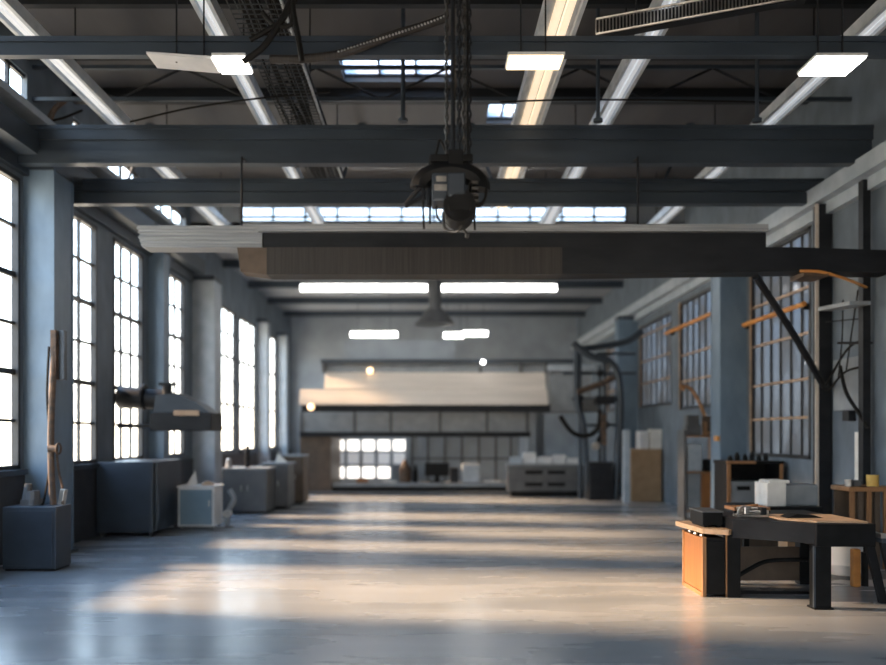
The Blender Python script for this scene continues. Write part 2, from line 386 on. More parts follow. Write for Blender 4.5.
MB().tube([hp(453, 168), hp(453, 0), (X(453, YH), YH, ZC)], .022, 8, False).build('hanger_tube', 'steel_dark', h)
MB().tube([hp(467.5, 165), hp(467.5, 60), hp(467, -160)], .011, 6, False).build('control_cable', 'rubber', h)
MB().box(X(430, YH), X(473, YH), YH - .06, YH + .06, Z(163, YH), Z(156, YH)).box(X(448, YH), X(463, YH), YH - .08, YH + .08, Z(183, YH), Z(152, YH)).bevel(.01).build('suspension_yoke', 'black', h)
b = MB().ring(hp(450, 187), .205, .10, 'Y', -.15, PI * 1.02, 22, 8, 1.4, .75)
b.build('cowling', 'black', h, smooth=True)
MB().box(X(432, YH), X(448, YH), YH - .17, YH + .12, Z(206, YH), Z(178, YH)).bevel(.02).build('gearbox', 'steel', h)
MB().box(X(436, YH), X(446, YH), YH - .178, YH - .16, Z(187, YH), Z(182, YH)).box(X(434, YH), X(446.5, YH), YH - .178, YH - .16, Z(196, YH), Z(190, YH)).build('rating_plate', 'metal', h)
MB().box(X(447.5, YH), X(464.5, YH), YH - .2, YH + .16, Z(202, YH), Z(179, YH)).bevel(.015).build('control_box', 'steel', h)
b = MB().cyl(hp(459, 210, -.17), hp(459, 210, .17), .155, n=24).cyl(hp(459, 210, -.2), hp(459, 210, -.17), .11, n=24).cyl(hp(459, 217, -.13), hp(459, 225, -.13), .13, .05, n=20)
b.build('drum', 'black', h, smooth=True)
b = MB()
for k in range(4): b.ring(hp(477 + k * .6, 193, -.06 + k * .04), .13 - .008 * k, .012, 'Y', sx=.66, n=22, k=6)
b.ring(hp(477, 193, .02), .085, .012, 'X', n=20, k=6)
b.build('cable_coil', 'rubber', h)
b = MB()
for z in (185, 191, 197, 203): b.box(X(471, YH), X(478, YH), YH - .1, YH + .08, Z(z + 2, YH), Z(z - 1, YH))
b.build('cooling_fin', 'chain', h)
b = MB().tube([hp(432, 174), hp(418, 190), hp(405, 205)], .022, 8, False).tube([hp(434, 184), hp(420, 198), hp(405, 206)], .018, 8, False).tube([hp(422, 183), hp(424, 200)], .016, 8, False).tube([hp(427, 180), hp(429, 206)], .024, 8, False)
b.build('trolley_arm', 'steel_dark', h)
for pp in ([(423, 183), (423, 205), (424, 229)], [(436, 206), (437, 216), (441, 222)], [(446, 152), (440, 140), (437, 150), (432, 168)], [(475, 208), (474.5, 220), (475, 230)]):
    MB().tube([hp(*c) for c in pp], .011, 6).build('loose_cable', 'rubber', h)
b = MB().tube([hp(443, 212), hp(444, 226), hp(449, 231), hp(457, 231), hp(461, 226), hp(466, 221)], .014, 7).tube([hp(461, 226), hp(465, 231), hp(467, 235)], .013, 7).sph(hp(467, 236), .02)
b.build('hook', 'chain', h)

# ------------------------------------------------------------------ ceiling fittings
ZTr = 7.1
def trough(x, y0, y1, label, wid=.2, strip='strip_cool', x1=None):
    x1 = x if x1 is None else x1
    t = thing('light_trough', label, 'light fitting', (x, y0, ZTr), 'long light troughs under the roof')
    d = (x1 - x)
    def sl(a, b, z0, z1, m, nm, yy0=y0, yy1=y1):
        q = MB(); vs = []
        for yy, dx in ((yy0, d * (yy0 - y0) / (y1 - y0)), (yy1, d * (yy1 - y0) / (y1 - y0))):
            vs.append([q.bm.verts.new((x + dx + u, yy, z)) for u, z in ((a, z0), (b, z0), (b, z1), (a, z1))])
        for i in range(4): q.bm.faces.new((vs[0][i], vs[0][(i + 1) % 4], vs[1][(i + 1) % 4], vs[1][i]))
        q.bm.faces.new(vs[0]); q.bm.faces.new(vs[1][::-1])
        return q.build(nm, m, t)
    sl(-wid, wid, ZTr + .04, ZTr + .12, 'trough', 'reflector')
    sl(-wid, -wid + .05, ZTr - .04, ZTr + .04, 'trough', 'side_rail'); sl(wid - .05, wid, ZTr - .04, ZTr + .04, 'trough', 'side_rail')
    sl(-wid * .45, -wid * .05, ZTr - .01, ZTr + .035, strip, 'tube'); sl(wid * .1, wid * .5, ZTr - .01, ZTr + .035, strip, 'tube')
    y = y0 + .5
    while y < y1:
        dx = d * (y - y0) / (y1 - y0)
        MB().cyl((x + dx, y, ZTr + .1), (x + dx, y, ZC), .012, n=6).build('hanger_rod', 'steel_dark', t); y += 4
    return t
trough(-5.1, 7, 21, 'outermost left white light trough near the crane ledge', .15)
trough(-2.68, 7, 20, 'left white light trough passing behind the left square lamp', .12)
trough(1.6, 7, 18, 'glowing warm light trough right of the hoist chains', .24, 'strip_warm')
trough(2.82, 7, 21, 'grey white light trough right of the warm glowing one', .15)
trough(5.52, 7, 20, 'rightmost light trough passing behind the right square lamp', .15)

def panel_lamp(px0, px1, py0, py1, label, m, z=6.05, rods=(-.15, .12)):
    ya = F * (z - H) / (CY - py0); yb = F * (z - H) / (CY - py1)
    ya, yb = min(ya, yb), max(ya, yb)
    ym = (ya + yb) / 2; xm = X((px0 + px1) / 2, ym); w = (px1 - px0) * ym / F / 2 - .02
    t = thing('panel_lamp', label, 'lamp', (xm, ym, z), 'square lamps below the nearest beam')
    B(xm - w - .015, xm + w + .015, ya - .015, yb + .015, z + .02, z + .05).build('housing', 'white', t)
    B(xm - w, xm + w, ya, yb, z, z + .02).build('diffuser', m, t)
    for rx in rods:
        MB().cyl((xm + rx, ym, z + .04), (xm + rx, ym, ZC), .01, n=6).build('hanger_rod', 'steel_dark', t)
    return t, xm, ym, w
tl, xm, ym, w = panel_lamp(216, 250, 58, 74, 'dazzling square lamp left of the mesh cable basket', 'lamp_cool', rods=(-.62, -.32))
MB().prism([(xm - .9, 6.12), (xm - w - .03, 6.06), (xm - w - .03, 6.09), (xm - .9, 6.14)], ym - .15, ym + .2, 'Y').build('reflector_wing', 'white', tl)
panel_lamp(506, 563, 57, 70, 'warm glowing rectangular lamp right of the hoist chains', 'lamp_warm')
panel_lamp(806, 857, 58, 76, 'white square lamp at upper right under the nearest beam', 'lamp_cool')

# linear pendants over the far end
def pendant(px0, px1, py, y, label, grp):
    z = Z(py, y); x0, x1 = X(px0, y), X(px1, y)
    t = thing('tube_lamp', label, 'lamp', ((x0 + x1) / 2, y, z), grp)
    MB().cyl((x0, y, z), (x1, y, z), .10, n=14).build('tube', 'lamp_white', t, smooth=True)
    B(x0 + .03, x1 - .03, y - .1, y + .1, z + .09, z + .16).build('housing', 'white', t)
    for f in (.15, .85):
        x = x0 + (x1 - x0) * f; MB().cyl((x, y, z + .15), (x, y, ZCB), .012, n=6).build('hanger_rod', 'steel', t)
pendant(301, 427, 288, 24.3, 'left of the two long tube lamps below the lower girder', 'long tube lamps')
pendant(442, 556, 288, 24.3, 'right of the two long tube lamps below the lower girder', 'long tube lamps')
pendant(351, 397, 334.5, 31.5, 'short far tube lamp on the left over the booth', 'short far tube lamps')
pendant(444, 463, 335.5, 31.5, 'shortest far tube lamp over the middle of the booth', 'short far tube lamps')
pendant(463.5, 487, 333.5, 32.5, 'short far tube lamp on the right over the booth', 'short far tube lamps')
# dark vent cone on the far ceiling
b = MB().cyl((X(435, 29), 29, 6.0), (X(435, 29), 29, 6.55), .75, .3, n=24).cyl((X(435, 29), 29, 6.55), (X(435, 29), 29, ZCB), .22, n=16)
b.build('ceiling_vent', 'grey', label='dark cone shaped vent hood hanging from the far ceiling', cat='vent', smooth=True)

def q0(px, py, Y=11.2): return (X(px, Y), Y, Z(py, Y))
# mesh cable basket, upper left
xl_, xr_, zB = -2.35, -1.72, 7.0
c = thing('cable_basket', 'dark wire mesh cable basket running along roof left of the hoist', 'cable tray', (-2.0, 7.2, zB))
b = MB(); y = 7.2
while y < 16:
    b.box(xl_, xr_, y, y + .012, zB, zB + .012); b.box(xr_ - .012, xr_, y, y + .012, zB, zB + .2); y += .11
for k in range(8):
    x = xl_ + (xr_ - xl_) * k / 7; b.box(x - .006, x + .006, 7.2, 16, zB + .008, zB + .02)
for z in (.1, .2): b.box(xr_ - .012, xr_, 7.2, 16, zB + z - .01, zB + z)
b.build('mesh_floor', 'net', c)
MB().tube([(xr_, 7.2, zB + .02), (xr_, 16, zB + .02)], .022, 6, False).build('edge_rod', 'steel_pale', c, label='pale edge rod')
for k in range(7):
    x = xl_ + .1 + k * .075
    b = MB().tube([(x + random.uniform(-.06, .06), 7.2 + 1.45 * q, zB + .06 + .05 * random.random() + (.10 if q == 1 else 0)) for q in range(7)], .028 + .012 * (k % 3), 7)
    b.build('bundled_cable', 'rubber', c)
for y in (8.4, 11.6, 15):
    MB().cyl((xr_ - .02, y, zB + .1), (xr_ - .02, y, ZC), .012, n=6).cyl((xl_ + .02, y, zB), (xl_ + .02, y, ZC), .012, n=6).build('hanger_rod', 'steel_dark', c)
# tangled cable loops hanging by the basket
t = thing('roof_truss', 'thin lattice truss under the roof just behind the deepest beam', 'truss', (0, 13.3, 7.55))
B(XL, XR, 13.27, 13.33, 7.55, 7.61).build('bottom_chord', 'steel', t)
B(XL, XR, 13.27, 13.33, 8.08, 8.14).build('top_chord', 'steel', t)
for k in range(12):
    xa, xb = XL + .3 + k * 1.1, XL + .3 + (k + 1) * 1.1
    za, zb = (7.58, 8.1) if k % 2 else (8.1, 7.58)
    MB().cyl((xa, 13.3, za), (xb, 13.3, zb), .022, n=8).build('diagonal', 'steel_dark', t)
YT = 8.3
def q(px, py, Y=YT, dy=0): return (X(px, Y), Y + dy, Z(py, Y))
b = MB().tube([q(243, 62), q(262, 48), q(278, 26), q(290, 2), q(296, -30)], .035, 8).tube([q(250, 40), q(268, 30), q(284, 18), q(300, -10)], .028, 8).tube([q(262, 12), q(275, 25), q(292, 22), q(288, -20)], .025, 8).tube([q(290, -25), q(293, 10), q(299, 42), q(302, 62)], .03, 8)
b.build('hanging_cables', 'rubber', label='tangle of black cables looped beside the mesh basket at top left', cat='cables')
# braided hose from hanger to the beam
YK = 8.8
b = MB().tube([q(446, 18, YK), q(420, 27, YK), q(390, 36, YK), q(362, 47, YK), q(335, 55, YK), q(300, 59, YK), q(270, 59, YK)], .045, 10)
hz = b.build('braided_hose', 'rib_dark', label='ribbed hose sagging from the hoist chains over nearest beam to the left', cat='hose', smooth=True)
b = MB()
for k in range(34):
    t = k / 33; px = 444 - 105 * t; py = 18.5 + 35 * t ** .92
    b.sph(q(px, py - .2, YK, -.035), .016, n=6)
b.build('braid_stud', 'metal', hz)
# perforated cable ladder, upper right
t = thing('cable_ladder', 'perforated cable ladder slanting across the roof at upper right', 'cable tray', q(700, 20, 9.3))
A = Vector(q(596, 34, 9.12)); Bq = Vector(q(806, -4, 8.66)); up = Vector((0, 0, .17)); dp = Vector((.06, .16, 0))
for nm, o in (('side_rail', Vector((0, 0, 0))), ('side_rail', up)):
    MB().tube([A + o, Bq + o], .014, 6, False).build(nm, 'metal', t)
b = MB()
for k in range(60):
    p = A.lerp(Bq, k / 59); b.tube([p, p + up], .009, 4, False)
b.build('rung', 'metal', t)
b = MB().prism([(0, 0), (1, 0), (1, 1), (0, 1)], 0, 1, 'X')
for v, co in zip(list(b.bm.verts), [A + dp * .3, Bq + dp * .3, Bq + dp * .3 + up, A + dp * .3 + up, A + dp, Bq + dp, Bq + dp + up, A + dp + up]): v.co = co
b.build('backing_tray', 'steel_dark', t)
for f in (.2, .75):
    p = A.lerp(Bq, f) + up; MB().cyl(p, (p.x, p.y, ZC), .01, n=6).build('hanger_rod', 'steel_dark', t)
# hanger rods and thin conduits seen against the roof
for px, y, lab in ((403, 11.6, 'thin dark rod dropping from the roof left of the hoist chains'), (757, 11.6, 'thin grey rod dropping from roof at upper right'), (598, 11.9, 'thin dark rod beside the grey light trough')):
    x = X(px, y)
    r = MB().cyl((x, y, Z(122, y)), (x, y, ZC), .03, n=8).cyl((x, y, Z(122, y)), (x, y, Z(119, y)), .07, n=8)
    r.build('hanger_rod', 'steel', label=lab, cat='rod')
for pts, lab in (([q(130, 122, 11.8), q(190, 108, 11.8), q(262, 98, 11.8), q(330, 92, 11.8)], 'thin wire swooping beneath the roof left of mesh basket'),
                 ([q(500, 102, 11.9), q(560, 100, 11.9), q(650, 100, 11.9), q(760, 102, 11.9)], 'thin straight wire under the roof right of the warm trough')):
    MB().tube(pts, .014, 6).build('roof_wire', 'rubber', label=lab, cat='wire')
# roof truss braces between second and third beam
for px0, px1, lab in ((335, 362, 'thin roof brace left of the hoist seen between two deep beams'), (500, 470, 'thin roof brace right behind the hoist between two deep beams'), (655, 690, 'thin roof brace at right between two deep beams'), (120, 150, 'thin roof brace at far left between two deep beams')):
    y = 16.5
    MB().cyl((X(px0, y), y, Z(200, y)), (X(px1, y), y, ZC), .035, n=8).cyl((X(px1, y), y, ZC - .05), (X(px1, y), y, ZC), .1, n=8).build('roof_brace', 'steel', label=lab, cat='brace', group='roof braces')

# ------------------------------------------------------------------ left side
YA = 11.75
t = thing('steel_locker', 'low navy steel box standing at far left under the rusty pipe', 'cabinet', (-5.9, YA + .3, 0))
MB().box(-6.28, X(56, YA), YA, YA + .5, .03, Z(507, YA)).bevel(.012).build('body', 'navy', t)
B(-6.25, X(55, YA), YA + .02, YA + .48, 0, .03).build('plinth', 'black', t)
MB().box(-6.22, X(52.5, YA), YA - .012, YA, .08, Z(511, YA)).bevel(.006).build('front_panel', 'navy', t)
zL = Z(507, YA)
t = thing('rusty_standpipe', 'rusty pipe with a valve rising from the navy box to the left column', 'pipe', (X(41, YA), YA + .4, zL))
MB().tube([(X(42, YA), YA + .35, zL), (X(40, YA), YA + .35, zL + .5), (X(38, YA), YA + .4, zL + 1.1), (X(40, YA), YA + .4, zL + 1.9), (X(41, YA), YA + .45, zL + 2.6)], .05, 10).build('riser', 'rust', t, smooth=True)
B(X(38, YA), X(43.5, YA), YA + .38, YA + .5, zL + 1.9, zL + 2.65).build('hanger_plate', 'rust', t)
B(X(44.5, YA), X(50, YA), YA + .45, YA + .55, zL + 1.9, zL + 2.65).build('back_plate', 'steel', t)
MB().cyl((X(38, YA), YA + .33, zL + .85), (X(46, YA), YA + .33, zL + .85), .055, n=10).ring((X(48, YA), YA + .33, zL + .85), .08, .015, 'X', n=16).build('valve', 'rust', t)
MB().tube([(X(36, YA), YA + .4, zL + 2.4), (X(34, YA), YA + .4, zL + 1.6), (X(38, YA), YA + .4, zL + .8), (X(33, YA), YA + .35, zL + .1), (X(30, YA), YA + .35, zL + .0)], .018, 6).build('loose_wire', 'rubber', t)
MB().tube([(X(43, YA), YA + .4, zL + .9), (X(46, YA), YA + .4, zL + .5), (X(50, YA), YA + .4, zL + .25), (X(53, YA), YA + .3, zL + .02)], .02, 6).build('branch_hose', 'rust', t)
MB().cyl((X(17, YA), YA + .3, zL), (X(18, YA), YA + .3, zL + .32), .09, .05, n=10).cyl((X(23, YA), YA + .3, zL), (X(23, YA), YA + .3, zL + .22), .11, .09, n=10).box(X(13, YA), X(27, YA), YA + .2, YA + .5, zL, zL + .09).build('tool_pile', 'grey', label='small heap of grey tools at left on top of the navy box', cat='tools')
MB().box(X(49, YA), X(54, YA), YA + .3, YA + .42, zL, zL + .24, ('Y', .18)).bevel(.01).build('metal_case', 'metal', label='small pale metal case standing on right edge of the navy box', cat='case')

YC = 15.7
xa, xb2 = XL + .05, -5.44
t = thing('steel_cabinet', 'big navy steel cabinet below the third left window', 'cabinet', (-5.95, YC + .6, 0))
MB().box(xa, xb2, YC, 17.5, .08, Z(462, YC)).bevel(.015).build('body', 'navy', t)
for x in (xa + .08, xb2 - .08):
    for y in (YC + .1, 17.35): MB().cyl((x, y, 0), (x, y, .09), .045, n=8).build('leg', 'steel_dark', t)
MB().box(xa + .03, xb2 - .03, YC - .012, YC, .14, Z(462, YC) - .04).bevel(.005).build('door', 'navy', t)
MB().tube([(xb2 + .01, YC + .12, .1), (xb2 + .05, YC + .12, .4), (xb2 + .03, YC + .12, 1.44)], .03, 8).build('side_pipe', 'steel', t)
YD = 16.85
t = thing('small_cabinet', 'small blue fronted cabinet with white frame beside the big navy cabinet', 'cabinet', (-4.9, YD + .3, 0))
x0, x1, zt_ = X(177.5, YD), X(214, YD), Z(486, YD)
MB().box(x0, x1, YD + .03, YD + .7, .07, zt_ - .04).bevel(.01).build('body', 'white', t)
B(x0 + .05, x1 - .05, YD, YD + .03, .11, zt_ - .08).build('door', 'blue', t, label='blue door')
MB().cyl((x1 - .1, YD - .02, .5), (x1 - .1, YD - .02, .62), .012, n=8).build('handle', 'metal', t)
MB().box(x0 - .02, x1 + .03, YD, YD + .72, zt_ - .04, zt_).bevel(.01).build('top', 'white', t)
for x in (x0 + .06, x1 - .06):
    for y in (YD + .1, YD + .62): MB().cyl((x, y, 0), (x, y, .07), .03, n=8).build('foot', 'grey', t)
MB().prism([(x0 + .12, zt_ + .02), (x0 + .34, zt_ + .02), (x0 + .3, zt_ + .32)], YD + .25, YD + .28, 'Y').box(x0 + .1, x0 + .38, YD + .18, YD + .4, zt_, zt_ + .02).build('document_holder', 'paper', label='white pointed sheet propped on the small blue cabinet', cat='paper')
MB().box(x0 + .44, x0 + .68, YD + .18, YD + .42, zt_, zt_ + .05, ('Z', .3)).sph((x0 + .56, YD + .3, zt_ + .06), .06, (1.4, 1, .6)).build('cloth_bundle', 'wood_pale', label='crumpled beige cloth on right of the small blue cabinet top', cat='cloth')
xq = x1 + .18
t = thing('floor_valve', 'bent grey pipe with valve on the floor right of small blue cabinet', 'pipe', (xq, YD + .5, 0))
MB().tube([(xq - .02, YD + .5, 0), (xq, YD + .5, .35), (xq + .12, YD + .5, .6), (xq + .02, YD + .5, .82)], .055, 10).build('pipe', 'midgrey', t, smooth=True)
MB().cyl((xq - .02, YD + .42, .3), (xq - .02, YD + .58, .3), .09, n=12).build('flange', 'metal', t)
MB().cyl((xq, YD + .5, 0), (xq, YD + .5, .03), .11, n=12).build('base', 'grey', t)

# wall mounted extractor with duct
YE = 16.9
t = thing('extractor_hood', 'dark wall mounted extractor hood with thick round duct on the left wall', 'extractor', (-5.6, YE, 2.1))
za = Z(397, YE)
MB().cyl((XL + .02, YE + .1, za), (X(170, YE), YE, za - .06), .24, .20, n=18).cyl((X(114, YE) + .62, YE, za - .0), (X(114, YE) + .66, YE, za), .27, n=18).build('duct', 'steel_dark', t, smooth=True)
x0, x1 = X(157, YE), X(217, YE)
MB().box(x0, x1, YE - .45, YE + .45, Z(431, YE), Z(413, YE)).bevel(.02).build('canopy', 'steel_dark', t)
MB().prism([(x0 + .05, Z(413, YE)), (x1 - .05, Z(413, YE)), (x1 - .3, Z(404, YE)), (x1 - .75, Z(394, YE)), (x0 + .1, Z(396, YE))], YE - .38, YE + .38, 'Y').build('cowl', 'steel', t)
MB().cyl((x0 + .25, YE - .1, Z(400, YE)), (x0 + .25, YE - .1, Z(384, YE)), .1, n=12).box(x0 + .1, x0 + .42, YE - .2, YE, Z(386, YE), Z(383, YE)).build('motor', 'steel_dark', t)
MB().box(x0 + .5, x1 - .25, YE - .47, YE - .44, Z(416, YE), Z(411, YE)).build('front_strip', 'wood_pale', t, label='pale front strip')  # pale board-coloured strip along the front of the canopy
MB().box(XL, x0 + .1, YE - .06, YE + .06, Z(428, YE), Z(424, YE)).build('wall_arm', 'steel_dark', t)

# grey cabinets further along
def cab(px0, px1, ptop, pbot, depth, label, m='grey', drawers=0):
    y = F * H / (pbot - CY); x0, x1, z = X(px0, y), X(px1, y), Z(ptop, y)
    t = thing('storage_cabinet', label, 'cabinet', ((x0 + x1) / 2, y + depth / 2, 0), 'grey cabinets along the far left wall')
    MB().box(x0, x1, y, y + depth, .06, z - .05).bevel(.012).build('body', m, t)
    B(x0 + .04, x1 - .04, y + .04, y + depth - .04, 0, .06).build('plinth', 'black', t)
    MB().box(x0 - .03, x1 + .03, y - .03, y + depth, z - .05, z).bevel(.01).build('top', 'midgrey', t)
    for k in range(2):
        xa, xb = x0 + (x1 - x0) * k / 2 + .02, x0 + (x1 - x0) * (k + 1) / 2 - .02
        d = MB().box(xa, xb, y - .015, y, .1, z - .08).bevel(.004).build('door', m, t)
        xx = xb - .06 if k == 0 else xa + .06
        MB().box(xx - .01, xx + .01, y - .04, y - .015, z * .5, z * .5 + .14).build('handle', 'metal', d)
    return x0, x1, y, z
x0, x1, y, z = cab(222, 267, 468, 514, 1.1, 'nearest grey cabinet beyond the extractor hood with a valve on it')
MB().cyl((x0 + .1, y + .3, z), (x0 + .1, y + .3, z + .16), .1, .06, n=10).sph((x0 + .1, y + .3, z + .18), .07).build('desk_bell', 'metal', label='small round metal fitting on nearest grey cabinet', cat='fitting')
MB().cyl((x0 + .55, y + .4, z), (x0 + .55, y + .4, z + .3), .06, .09, n=10).sph((x0 + .55, y + .4, z + .42), .1, (.7, .7, 1.5)).build('figurine_bottle', 'steel_dark', label='dark slim bottle standing on nearest grey cabinet', cat='bottle')
x0, x1, y, z = cab(262, 288, 463, 509, 1.1, 'middle grey cabinet of the far left row', 'grey')
MB().prism([(x0 + .3, z), (x0 + .62, z), (x0 + .36, z + .26)], y + .3, y + .42, 'Y').build('paper_stack', 'paper', label='pale folded paper on the middle grey cabinet', cat='paper')
x0, x1, y, z = cab(282, 303, 455, 504, 1.0, 'farthest and tallest grey cabinet of the left row', 'brown')

# ------------------------------------------------------------------ booth at the far end
Y0 = 26.8
bt = thing('booth', 'wide booth with pale canopy roof and glazed front at far end of hall', 'booth', (0, Y0, 0))
xL, xR = X(300, Y0), X(530, Y0)
B(xL, X(331, Y0), Y0, Y0 + 3.2, 0, Z(430, Y0)).build('side_wall', 'brown', bt, label='brown side wall')
B(X(528, Y0), X(536, Y0), Y0, Y0 + 3.2, 0, Z(413, Y0)).build('side_wall', 'wall_back', bt)
B(xL, xR, Y0 - .1, Y0 + .05, Z(437, Y0), Z(432, Y0)).build('lintel', 'steel_dark', bt)
b = MB()
B(xL, xR, Y0 - .06, Y0, Z(432, Y0), Z(413, Y0)).build('front_panel', 'midgrey', bt)
for px in (302, 355, 391, 440, 487, 527):
    b.box(X(px, Y0) - .05, X(px, Y0) + .05, Y0 - .09, Y0 - .05, Z(433, Y0), Z(412, Y0))
b.build('panel_rib', 'grey', bt)
B(X(306, Y0), X(546, Y0), Y0 - 1.0, Y0 - .85, Z(412, Y0 - 1), Z(404, Y0 - 1)).build('fascia', 'steel_dark', bt)
# canopy: two sloped courses
def slope(px0a, px1a, pya, ya, px0b, px1b, pyb, yb, m, nm, th=.06):
    b = MB(); P_ = [(X(px0a, ya), ya, Z(pya, ya)), (X(px1a, ya), ya, Z(pya, ya)), (X(px1b, yb), yb, Z(pyb, yb)), (X(px0b, yb), yb, Z(pyb, yb))]
    lo = [b.bm.verts.new(p) for p in P_]; hi = [b.bm.verts.new((p[0], p[1] + .02, p[2] + th)) for p in P_]
    b.bm.faces.new(lo); b.bm.faces.new(hi[::-1])
    for i in range(4): b.bm.faces.new((lo[i], hi[i], hi[(i + 1) % 4], lo[(i + 1) % 4]))
    return b.build(nm, m, bt)
slope(299, 548, 405, Y0 - 1.05, 300, 547, 391, Y0 - .7, 'cream', 'canopy_lower_course')
slope(324, 546, 390, Y0 - .7, 325, 545, 374, Y0 - .2, 'cream', 'canopy_upper_course')
B(X(325, Y0), X(546, Y0), Y0 - .15, Y0 + 3.2, Z(373, Y0), Z(363, Y0)).build('roof_box', 'midgrey', bt)
B(X(322, Y0), X(580, Y0), Y0 - .3, Y0 - .1, Z(364, Y0) + .01, Z(360, Y0)).build('roof_rail', 'steel', bt)
for px in (325, 480, 520, 545): B(X(px, Y0) - .06, X(px, Y0) + .06, Y0 - .3, Y0 - .15, Z(373, Y0), Z(363, Y0)).build('rail_post', 'grey', bt)
B(X(345, 28), X(455, 28), 27.6, 29.2, Z(362, 27.5), Z(340, 27.5)).build('plant_box', 'wall_back', bt)
B(X(548, Y0), X(588, Y0), Y0 - .6, Y0 + 1.5, Z(412, Y0), Z(372, Y0)).build('side_housing', 'midgrey', bt)
B(X(546, Y0), X(590, Y0), Y0 - .7, Y0 + 1.6, Z(372, Y0), Z(367, Y0)).build('housing_lid', 'pale_blue', bt)
# glazing inside booth
YI = 29.6
B(xL, X(545, YI), YI + .1, YI + .2, 0, 2.9).build('rear_wall', 'wall_back', bt)
pw = thing('lit_window', None, None, (0, 0, 0))
COL.objects.unlink(pw); bpy.data.objects.remove(pw)
for i in range(5):
    x0, x1 = X(332 + i * 15.3, YI), X(332 + (i + 1) * 15.3 - 3.6, YI)
    for j, (pa, pb) in enumerate(((440, 450.5), (453, 464), (467, 478))):
        if i == 4 and j == 2: continue
        B(x0, x1, YI + .06, YI + .1, Z(pb, YI), Z(pa, YI)).build('window_pane', 'pane_dim' if j == 1 else 'pane_lit', bt)
b = MB()
for px in (412, 428, 445, 462, 479, 496, 511, 526):
    b.box(X(px, YI) - .04, X(px, YI) + .04, YI + .03, YI + .1, .2, 2.8)
b.box(X(410, YI), X(528, YI), YI + .03, YI + .1, 1.1, 1.16)
b.build('rear_mullion', 'grey', bt)
B(X(332, Y0), X(512, Y0), Y0 + .1, Y0 + .9, Z(487, Y0), Z(483, Y0)).build('counter_top', 'midgrey', bt)
B(X(332, Y0), X(512, Y0), Y0 + .15, Y0 + .85, 0, Z(487, Y0)).build('counter_front', 'black', bt)
B(X(300, Y0), X(590, Y0), Y0 - .15, Y0 + .1, 0, .12).build('kerb', 'grey', bt)
zc = Z(483, Y0)
for px, py, lab in ((370, 370.5, 'warm bulb at left on the booth roof rail'), (311, 407, 'warm glowing bulb at left end of booth canopy'), (483, 362, 'small pale bulb at right on the booth roof rail')):
    y = Y0 - .36 if py < 400 else Y0 - 1.06
    o = MB().sph((X(px, y), y, Z(py, y)), .11 if py != 362 else .07, n=12).build('bulb_lamp', 'bulb' if py != 362 else 'lamp_white', label=lab, cat='bulb', smooth=True)
    MB().box(X(px, y) - .06, X(px, y) + .06, y + .05, y + .22, Z(py, y) - .06, Z(py, y) + .06).build('bulb_socket', 'grey', o)
YQ = Y0 + .4
def onc(px0, px1, ptop, name, m, label, cat, shape='box'):
    x0, x1, z = X(px0, YQ), X(px1, YQ), Z(ptop, YQ)
    b = MB()
    if shape == 'box': b.box(x0, x1, YQ - .2, YQ + .2, zc, z).bevel(.02)
    elif shape == 'bottle': r = (x1 - x0) / 2; b.cyl(((x0 + x1) / 2, YQ, zc), ((x0 + x1) / 2, YQ, zc + (z - zc) * .65), r, n=14).cyl(((x0 + x1) / 2, YQ, zc + (z - zc) * .65), ((x0 + x1) / 2, YQ, z), r * .8, r * .35, n=14)
    elif shape == 'monitor': b.box(x0, x1, YQ - .05, YQ + .05, zc + .22, z).box((x0 + x1) / 2 - .08, (x0 + x1) / 2 + .08, YQ - .04, YQ + .04, zc, zc + .25).box((x0 + x1) / 2 - .25, (x0 + x1) / 2 + .25, YQ - .12, YQ + .12, zc, zc + .03)
    elif shape == 'tray': b.box(x0, x1, YQ - .2, YQ + .15, zc, z - .02).cyl(((x0 + x1) / 2, YQ, z - .02), ((x0 + x1) / 2, YQ, z), .1, n=10)
    b.build(name, m, label=label, cat=cat)
onc(357, 368, 478, 'wooden_tray', 'wood_orange', 'small orange wooden tray at left of the booth counter', 'tray', 'tray')
onc(399, 411, 460, 'jug', 'rust', 'brown jug standing on the booth counter', 'jug', 'bottle')
onc(413, 418, 465, 'bottle', 'black', 'thin dark bottle right of the brown jug', 'bottle', 'bottle')
onc(425, 449, 463, 'monitor', 'black', 'black screen on the booth counter', 'monitor', 'monitor')
onc(450, 458, 468, 'speaker_box', 'steel_dark', 'small dark box right of the black screen', 'box', 'box')
onc(462, 480, 464, 'carton', 'pale_blue', 'pale blue carton at right of the booth counter', 'carton', 'box')
onc(383, 396, 480, 'paper_tray', 'paper', 'white tray of papers left of the brown jug', 'tray', 'tray')
onc(484, 500, 480, 'paper_tray', 'paper', 'white tray of papers at right end of the booth counter', 'tray', 'tray')

# ------------------------------------------------------------------ flat file chest and dark pipe machine
YM = 25.8
x0, x1, zt_ = X(508, YM), X(586, YM), Z(464, YM)
t = thing('plan_chest', 'wide grey drawer chest with white packets on top right of booth', 'chest', ((x0 + x1) / 2, YM, 0))
MB().box(x0, x1, YM, YM + .55, .18, zt_ - .04).bevel(.015).build('body', 'grey', t)
MB().box(x0 - .04, x1 + .04, YM - .05, YM + .55, zt_ - .05, zt_).build('top', 'midgrey', t)
for k, (a, c_) in enumerate(((.22, .6), (.63, zt_ - .1))):
    d = MB().box(x0 + .06, x1 - .06, YM - .02, YM, a, c_).bevel(.005).build('drawer', 'grey', t)
    for f in (.33, .62):
        xx = x0 + (x1 - x0) * f; MB().box(xx - .28, xx + .28, YM - .035, YM - .015, (a + c_) / 2 - .06, (a + c_) / 2 + .06).build('handle', 'black', d)
B(x0 + .1, x1 - .1, YM + .05, YM + .5, 0, .18).build('plinth', 'black', t)
